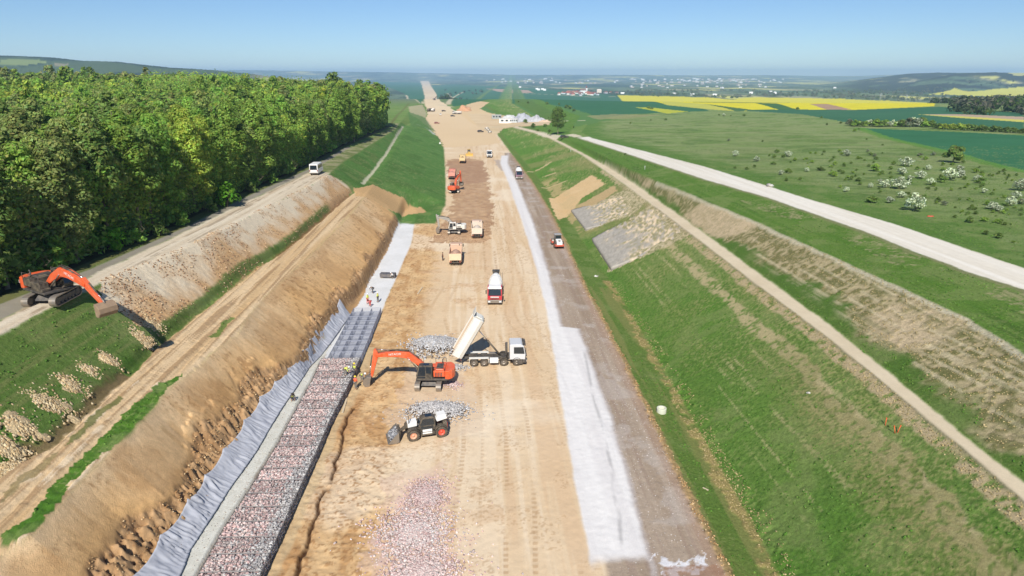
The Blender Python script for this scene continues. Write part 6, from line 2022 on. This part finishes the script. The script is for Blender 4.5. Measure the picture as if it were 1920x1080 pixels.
def scatter(name, masks, n, size, cols, seed):
    """loose clods and pebbles lying where a kind of ground is"""
    r = np.random.default_rng(seed)
    jj = np.argwhere(masks & (YG < 175) & (YG > 34))
    w = (YG[jj[:, 0], jj[:, 1]] ** 1.2)
    jj = jj[r.choice(len(jj), n, p=w / w.sum())]
    P_ = np.stack([XG[jj[:, 0], jj[:, 1]], YG[jj[:, 0], jj[:, 1]], ZG[jj[:, 0], jj[:, 1]] + .02], 1) + r.uniform(-.06, .06, (n, 3)) * [1, 1, 0]
    v, f, c = rock_cloud(n, lambda m, q: P_, size, cols, seed)
    o = link_mesh(name, mesh_np(name, v, f, c), None, [SOILM])
    tag(o, kind='stuff')


SAND = ((200, 164, 116), (184, 146, 98), (212, 184, 140), (164, 124, 82))
scatter('rubble', ((rk > .4) & (N_fine > .5) | (ver > .5) & (N_fine > .5)), 2600, .13, SAND, 21)
scatter('loose_clods', (br > .5) | (digm > .5) & (N_mid > .45), 3600, .17, ((176, 140, 108), (150, 112, 82), (204, 178, 142), (140, 108, 80)), 22)
scatter('pebbles', (lane > .5) & (lime < .2) | (fil > .6), 3200, .08, ((186, 174, 162), (204, 196, 186), (156, 140, 126)), 23)
scatter('dry_tufts', (weeds > .5) | ((dry > .5) & (N_fine > .52)) | (th > .4), 8000, .12, ((190, 170, 124), (170, 150, 104), (150, 138, 92)), 24)
scatter('grass_tufts', (turf > .5) & (N_fine > .55), 9000, .18, ((88, 126, 48), (80, 116, 44), (104, 132, 60)), 25)

# ---- stack of panels, planks, small things
p = at(712, 521, .15); q = at(741, 521, .15)
g = empty('panel_stack', ((p[0] + q[0]) / 2, p[1] + .7, .16), rad(-4))
tag(g, 'neat stack of folded grey wire panels on the white concrete strip', 'panel stack')
PANEL = paint('folded_mesh', (88, 88, 94), .6, .3, .2)
for k in range(9):
    MB().box((RNG.uniform(-.03, .03), RNG.uniform(-.03, .03), .10 + k * .075), (2.9, 1.35, .055), top=(.985, .97)).build('panel', PANEL, g)
m = MB()
for s in (-1, 1): m.box((s * 1.0, 0, .035), (.12, 1.4, .07))
m.build('bearer', paint('raw_timber', (196, 172, 132), .8, 0, .2), g)
TIMBER = paint('plank_wood', (206, 188, 156), .8, 0, .25)


def plank(pa, pb, label, w=.22, t=.06, z=.04):
    a, b = gnd(*pa), gnd(*pb)
    a = Vector(a); b = Vector(b); L_ = (b - a).length
    o = MB().box((0, 0, 0), (L_, w, t)).box((L_ * .3, 0, t * .6), (.1, w * 1.05, t * .4)).build('plank', TIMBER, None, (a + b) / 2 + Vector((0, 0, z)), (0, 0, math.atan2(b.y - a.y, b.x - a.x)))
    tag(o, label, 'plank')


plank((642, 775), (650, 748), 'pale plank leaning along the foot of the filled gabion wall')
plank((783, 552), (792, 539), 'grey plank lying on the orange soil in mid carriageway')
plank((1318, 915), (1328, 921), 'thin bleached stick lying on the grass right of the gravel lane', .12)
m = MB(); m.lathe([(.40, .0), (.40, .62), (.54, .62), (.56, .56), (.56, 0)], (0, 0, 0), 'z', 26); m.lathe([(.001, .08), (.40, .08)], (0, 0, 0), 'z', 26)
o = m.build('manhole_ring', paint('pale_concrete', (206, 208, 186), .9, 0, .2), None, Vector(gnd(1240, 773)) + Vector((0, 0, -.05)))
tag(o, 'pale concrete manhole ring standing in the grass right of the gravel lane', 'manhole ring')
STAKE = paint('orange_stake', (236, 96, 50), .6, 0, .05)
for i, (px_, py_, lb, mt) in enumerate(((1660, 797, 'orange survey stake standing alone in the dry thatch band', STAKE), (1678, 812, 'orange survey stake leaning left, one of a close pair', STAKE), (1683, 811, 'orange survey stake leaning right, one of a close pair', STAKE), 
                                         (1209, 318, 'white marker post between the drain path and the gravel road', WHITE), (1070, 285, 'white marker post beside the far part of the drain path', WHITE))):
    p = gnd(px_, py_); k = 1.5 if py_ < 400 else 1.0
    o = MB().cyl((0, 0, -.2), (.0, 0, .65 * k), .032 * k, n=8).box((0, 0, .66 * k), (.08 * k, .08 * k, .12 * k)).build('survey_stake' if py_ > 400 else 'marker_post', mt, None, p, (0, (0, -.25, .25, 0, 0)[i], 0))
    tag(o, lb, 'survey stake' if py_ > 400 else 'marker post')
STONEP = paint('pale_stone', (212, 206, 194), .9, 0, .3)
for px_, py_, w_, lb in ((1515, 738, 9, 'flat white stone slab lying on the right grass slope'), (1118, 519, 7, 'pale boulder at the foot of the larger stone apron'), (1447, 350, 14, 'white rubble lump on the verge of the gravel road'), (1190, 768, 3, 'tiny white stone near the manhole ring')):
    p = gnd(px_, py_); s = w_ / pxm(p) / 2
    v, f, c = rock_cloud(5, lambda n, r: np.stack([r.uniform(-s * .6, s * .6, n), r.uniform(-s * .3, s * .3, n), np.full(n, s * .25)], 1), s * 1.2, ((214, 210, 200), (196, 190, 178)), int(px_))
    o = link_mesh('boulder', mesh_np('boulder', v, f, c), None, [M_STONE], p); tag(o, lb, 'stone')
c_ = lin((0, 0, 0))
# red cloth on the meadow
p = gnd(1744, 406)
o = MB().plan([(-.6, -.2), (.2, -.35), (.7, 0), (.1, .3), (-.5, .2)], 0, .12, .8).build('red_tarp', paint('red_tarp', (206, 70, 46), .7, 0, .1), None, p)
tag(o, 'small red scrap of tarpaulin on the meadow grass below the bushes', 'tarpaulin')

# ---- stone aprons on the right slope
def apron(A, B, C_, D_, h0, h1, label, seed):
    n, m = 44, 34
    P4 = [hit(*q)[:2] for q in (A, B, C_, D_)]
    u = np.linspace(0, 1, n)[:, None, None]; w = np.linspace(0, 1, m)[None, :, None]
    XY = (P4[0] * (1 - w) + P4[1] * w) * (1 - u) + (P4[3] * (1 - w) + P4[2] * w) * u
    X_, Y_ = XY[..., 0], XY[..., 1]
    base = ground(X_.ravel(), Y_.ravel()).reshape(X_.shape)
    U_ = np.repeat(np.linspace(0, 1, n)[:, None], m, 1)
    jx = (fbm(X_ / .8, Y_ / .8, 3, seed + 11) - .5) * .9 * np.minimum(1, U_ * 4); X_ = X_ + jx; Y_ = Y_ + jx * .7
    Wd = np.repeat(np.linspace(0, 1, m)[None, :], n, 0)
    edge_ = np.minimum(1, np.minimum(Wd, 1 - Wd) * 7) * np.maximum(0, 1 - U_ * 1.15)
    Zt = base + .06 + (h0 - h1) * np.maximum(0, 1 - U_ * 2.2) ** 1.3 - (1 - np.minimum(1, np.minimum(Wd, 1 - Wd) * 7 + (U_ < .25))) * .14 - .12 * sstep(.72, 1, U_ + .25 * (fbm(X_ / 1.2, Y_ / 1.2, 2, seed + 9) - .5)) + .16 * (fbm(X_ / .35, Y_ / .35, 3, seed) - .5)
    straw = np.clip((U_ - .22 + (fbm(X_ / 1.5, Y_ / 1.5, 3, seed + 2) - .5) * .9) * 3, 0, 1)
    straw *= sstep(.35, .55, fbm(X_ / .4, Y_ / 1.4, 3, seed + 4)) * .75 + .25
    col = lin((170, 162, 148)) * (.75 + .5 * fbm(X_ / .25, Y_ / .25, 2, seed + 5))[..., None]
    gcol = lin((150, 142, 98)) + (lin((216, 196, 158)) - lin((124, 126, 76))) * sstep(.42, .55, fbm(X_ / .5, Y_ / 1.1, 3, seed + 8))[..., None]
    col = col * (1 - straw[..., None]) + gcol * straw[..., None]
    top = np.stack([X_, Y_, Zt], -1).reshape(-1, 3)
    i = np.arange(n * m).reshape(n, m)
    f = np.stack([i[:-1, :-1], i[1:, :-1], i[1:, 1:], i[:-1, 1:]], -1).reshape(-1, 4)
    ring = np.concatenate([i[0, :], i[1:, -1], i[-1, -2::-1], i[-2:0:-1, 0]])
    low = top[ring].copy(); low[:, 2] = base.reshape(-1)[ring] - .4
    k = np.arange(len(ring)); kn = np.roll(k, -1)
    f2 = np.stack([ring[k], ring[kn], n * m + kn, n * m + k], -1)
    V_ = np.vstack([top, low]); cc = np.vstack([col.reshape(-1, 3), np.tile(lin((64, 60, 55)), (len(low), 1))])  # skirt vertices darkened: shade of the front face put into their colour
    nrm = f if True else f
    g = link_mesh('stone_apron', mesh_np('stone_apron', V_, np.vstack([f[:, ::-1], f2]), cc), None, [M_STONE])
    bm = bmesh.new(); bm.from_mesh(g.data); bmesh.ops.recalc_face_normals(bm, faces=bm.faces); bm.to_mesh(g.data); bm.free()
    tag(g, label, 'stone apron')


apron((1071, 397), (1098, 433), (1192, 398), (1178, 358), .6, .12, 'smaller far stone faced apron set into the right grass slope', 31)
apron((1110, 452), (1146, 508), (1296, 437), (1232, 380), .75, .12, 'larger near stone faced apron with dry grass on the right slope', 41)

# ---- depot beside the road
GRAV = paint('grey_gravel', (176, 174, 172), .95, 0, .3, (196, 186, 170), .1, 1.0)
for px_, py_, w_, h_, mt, lb in ((981, 228, 24, 13, (174, 174, 176), 'tall grey gravel stockpile in the depot'), (1006, 228, 22, 10, (186, 184, 182), 'second grey gravel stockpile, the one nearer the lone tree'), (957, 224, 22, 8, (204, 202, 196), 'white gravel stockpile beside the depot cabins'), (870, 208, 15, 9, (198, 152, 116), 'brown earth heap at the mouth of the far side road'), (1022, 229, 14, 4, (214, 186, 156), 'low sandy heap at the end of the depot by the lone tree')):
    p = gnd(px_, py_); s = 1 / pxm(p)
    v, f = heap_np(w_ * s, w_ * s * .9, h_ * s * 1.1, 30, 26, px_, .6)
    o = link_mesh('stockpile', mesh_np('stockpile', v, f, lin(mt) * RNG.uniform(.85, 1.1, (len(v), 1)), False), None, [SOILM], (p[0], p[1] + 3, p[2] - .3))
    tag(o, lb, 'stockpile')


def cabin(px_, py_, L_, W_, H_, rgb, rz, label):
    p = gnd(px_, py_)
    g = empty('site_cabin', p, rz); tag(g, label, 'cabin')
    MB().box((0, 0, H_ / 2), (L_, W_, H_)).build('body', paint('cabin_wall', rgb, .6, 0, .2), g, bevel=.06)
    MB().box((0, 0, H_ + .06), (L_ + .3, W_ + .3, .12)).build('roof', paint('cabin_roof', (214, 212, 206), .6, 0, .2), g)
    for x in (-.3, .0, .3): MB().box((x * L_, -W_ / 2 - .01, H_ * .58), (L_ * .16, .04, H_ * .34)).build('window', GLASS, g)
    MB().box((.44 * L_, -W_ / 2 - .01, H_ * .4), (L_ * .08, .04, H_ * .75)).build('door', STEEL, g)


cabin(931, 223, 8, 3, 3.4, (150, 160, 158), .1, 'grey green site cabin at the left end of the depot')
cabin(950, 231, 12, 4, 3.6, (232, 230, 224), .05, 'long white site cabin with dark windows in the depot')
cabin(965, 230, 5, 3, 3.0, (196, 204, 206), -.1, 'short pale blue site cabin behind the long white one')
for px_, py_ in ((910, 243), (913, 246), (916, 250)):
    p = gnd(px_, py_)
    o = MB().lathe([(.6, 0), (.6, 3.0), (.75, 3.0), (.75, 0), (.6, 0)], (0, 0, .75), 'x', 18).build('concrete_pipe', STONEP, None, p, (0, 0, RNG.uniform(.6, 1.2)))
    tag(o, 'white concrete pipe lying on the road edge near the dark car', 'pipe', 'white pipes at the road edge')
for px_, py_, lb in ((825, 270, 'pair like white sack nearest the lone worker on the slope tip'),):
    o = MB().box((0, 0, .4), (1.0, 1.0, .8), top=(.8, .8)).build('white_sack', WHITE, None, gnd(px_, py_), bevel=.15); tag(o, 'bulky white sack in front of the lone worker at the slope tip', 'sack')

# ---- village, town, pylons
ROOFS = [paint('roof_tiles', c, .9, 0, .2, (120, 96, 84), .1) for c in ((168, 98, 76), (150, 84, 66), (184, 118, 92), (134, 104, 92))]
WALLS = [paint('house_wall', c, .9, 0, .1) for c in ((236, 230, 218), (226, 210, 190), (214, 218, 220), (240, 238, 232))]


def house(p, L_, W_, H_, rz, k, label, group=None):
    g = empty('village_house', p, rz); tag(g, label, 'house', group)
    MB().box((0, 0, H_ / 2), (L_, W_, H_)).build('wall', WALLS[k % 4], g)
    MB().prism([(-W_ / 2 - .4, H_), (W_ / 2 + .4, H_), (0, H_ + W_ * .42)], -L_ / 2 - .4, L_ / 2 + .4).build('roof', ROOFS[(k // 2) % 4] if label.find('white') < 0 else WALLS[3], g, rot=(0, 0, PI / 2))
    return g


for k in range(58):
    px_ = float(np.clip(RNG.normal(1093, 24), 1048, 1160)); py_ = 176.5 + RNG.uniform(-4.0, 3.2) * (1 - abs(px_ - 1093) / 120)
    house(gnd(px_, py_), RNG.uniform(11, 17), RNG.uniform(8, 11), RNG.uniform(4, 6.5), RNG.uniform(0, 3.1), k, 'red roofed house in the village behind the green field', 'red roofed village houses')
for k, (px_, py_) in enumerate(((975, 164.5), (1007, 168), (1010, 169.5), (1017, 168.5), (1021, 170), (1264, 178), (1298, 179), (1340, 180), (1167, 177), (1408, 176), (1445, 174), (1452, 176), (1565, 166))):
    house(gnd(px_, py_), 14, 9, 4.5, RNG.uniform(-.3, .3), 3 + 4 * k, 'lone white building on the plain outside the village', 'white buildings scattered on the plain')
g = empty('church', gnd(1093, 175), .2); tag(g, 'white church with a tower above the village roofs', 'church')
MB().box((0, 0, 6), (26, 13, 12)).build('wall', WALLS[3], g); MB().prism([(-7, 12), (7, 12), (0, 18)], -13.4, 13.4).build('roof', ROOFS[3], g, rot=(0, 0, PI / 2))
t = MB().box((15, 0, 11), (7, 7, 22)).build('tower', WALLS[3], g); MB().cyl((15, 0, 22), (15, 0, 33), 5, .1, 8).build('spire', ROOFS[1], t)
g = empty('silo', gnd(1123, 175)); tag(g, 'pale yellow silo block at the right end of the village', 'silo')
MB().box((0, 0, 8), (20, 12, 16)).build('wall', WALLS[1], g, bevel=.5); MB().box((0, 0, 16.8), (14, 8, 1.4)).build('roof', WALLS[3], g)
m = MB(); mi = []
for k in range(150):
    cx, w_ = ((1330, 60), (1230, 60), (1400, 40), (1010, 60), (1290, 90))[k % 5]
    px_ = RNG.normal(cx, w_); py_ = RNG.uniform(149.5, 158) if k % 5 != 4 else RNG.uniform(158, 168)
    if not 880 < px_ < 1520: continue
    p = hit(px_, py_); s = p[1] / 3000
    m.mat(k % 4).box((p[0], p[1], p[2] + 5 * s), (RNG.uniform(6, 16) * s, RNG.uniform(6, 10) * s, RNG.uniform(3, 6) * s), (0, 0, RNG.uniform(0, 3)), top=(.9, .6))
o = m.build('town', [paint('town_wall', c, .9, 0, .1) for c in ((206, 204, 200), (190, 180, 170), (176, 160, 150), (214, 214, 212))]); tag(o, kind='stuff')
for px_, py_, h, lb in ((1650, 190, 25, 'lattice power pylon behind the rape field, the left one'), (1699, 191, 20, 'lattice power pylon behind the rape field, the right one')):
    p = hit(px_, py_); m = MB()
    for sx in (-1, 1):
        for sy in (-1, 1): m.cyl((sx * 2, sy * 2, 0), (sx * .4, sy * .4, h), .28, .18, 5)
    for z in np.arange(2, h, 3):
        k = 2 - 1.6 * z / h
        for a, b in (((-k, -k), (k, -k)), ((k, -k), (k, k)), ((k, k), (-k, k)), ((-k, k), (-k, -k))): m.cyl((*a, z), (*b, z + 2.6 if z + 2.6 < h else h), .14, n=4)
    g = m.build('power_pylon', paint('pylon_steel', (176, 182, 186), .5, .4, .1), None, p); tag(g, lb, 'pylon')
    a = MB()
    for z in (h * .78, h * .95): a.box((0, 0, z), (9, .4, .5))
    a.build('crossarm', paint('pylon_steel', (176, 182, 186), .5, .4, .1), g)
# ================================================================== light
SUN_EL, SUN_AZ = rad(42), rad(4)      # light travels away from the camera, slightly to the right
world = bpy.data.worlds.new('World')
SC.world = world
world.use_nodes = True
wn = world.node_tree
bg = wn.nodes['Background']
sky = wn.nodes.new('ShaderNodeTexSky')
sky.sky_type = 'NISHITA'
sky.sun_disc = False
sky.sun_elevation = SUN_EL
sky.sun_rotation = PI + SUN_AZ
sky.altitude = 1500
sky.air_density = 1.0
sky.dust_density = 0.0
sky.ozone_density = 3.0
hs = wn.nodes.new('ShaderNodeMix'); hs.data_type = 'RGBA'; hs.blend_type = 'MULTIPLY'
hs.inputs['Factor'].default_value = 1.0; hs.inputs['B'].default_value = (.74, .89, 1.08, 1)
wn.links.new(sky.outputs[0], hs.inputs['A'])
wn.links.new(hs.outputs['Result'], bg.inputs['Color'])
bg.inputs['Strength'].default_value = 0.08
sd = bpy.data.lights.new('sun', 'SUN')
sd.energy = 4.6
sd.angle = rad(0.53)
sd.color = (1.0, 0.97, 0.92)
so = bpy.data.objects.new('sun', sd)
COL.objects.link(so)
d = Vector((math.sin(SUN_AZ) * math.cos(SUN_EL), math.cos(SUN_AZ) * math.cos(SUN_EL), -math.sin(SUN_EL)))
so.rotation_euler = d.to_track_quat('-Z', 'Y').to_euler()
SC.view_settings.view_transform = 'Standard'
SC.view_settings.look = 'None'
SC.view_settings.exposure = 0.22
SC.view_settings.gamma = 1.0
# ------------------------------------------------------------------ haze
hz = MB().box((1000, 8800, 0), (38000, 19000, 2), None)
ztop = max(CAMZ + 6, float(ZG.max()) + 25)
hz.v = [(x, y, -75.0 if z < 0 else ztop) for x, y, z in hz.v]
hm = bpy.data.materials.new('haze'); hm.use_nodes = True
hn = hm.node_tree
for n in list(hn.nodes):
    if n.type == 'BSDF_PRINCIPLED': hn.nodes.remove(n)
pv = hn.nodes.new('ShaderNodeVolumePrincipled')
pv.inputs['Color'].default_value = (.52, .74, 1.0, 1)
pv.inputs['Density'].default_value = 1.05e-4
pv.inputs['Anisotropy'].default_value = .0
hn.links.new(pv.outputs[0], hn.nodes['Material Output'].inputs['Volume'])
ho = hz.build('haze', hm)
tag(ho, kind='stuff')
SC.cycles.volume_bounces = 1
SC.cycles.max_bounces = 8
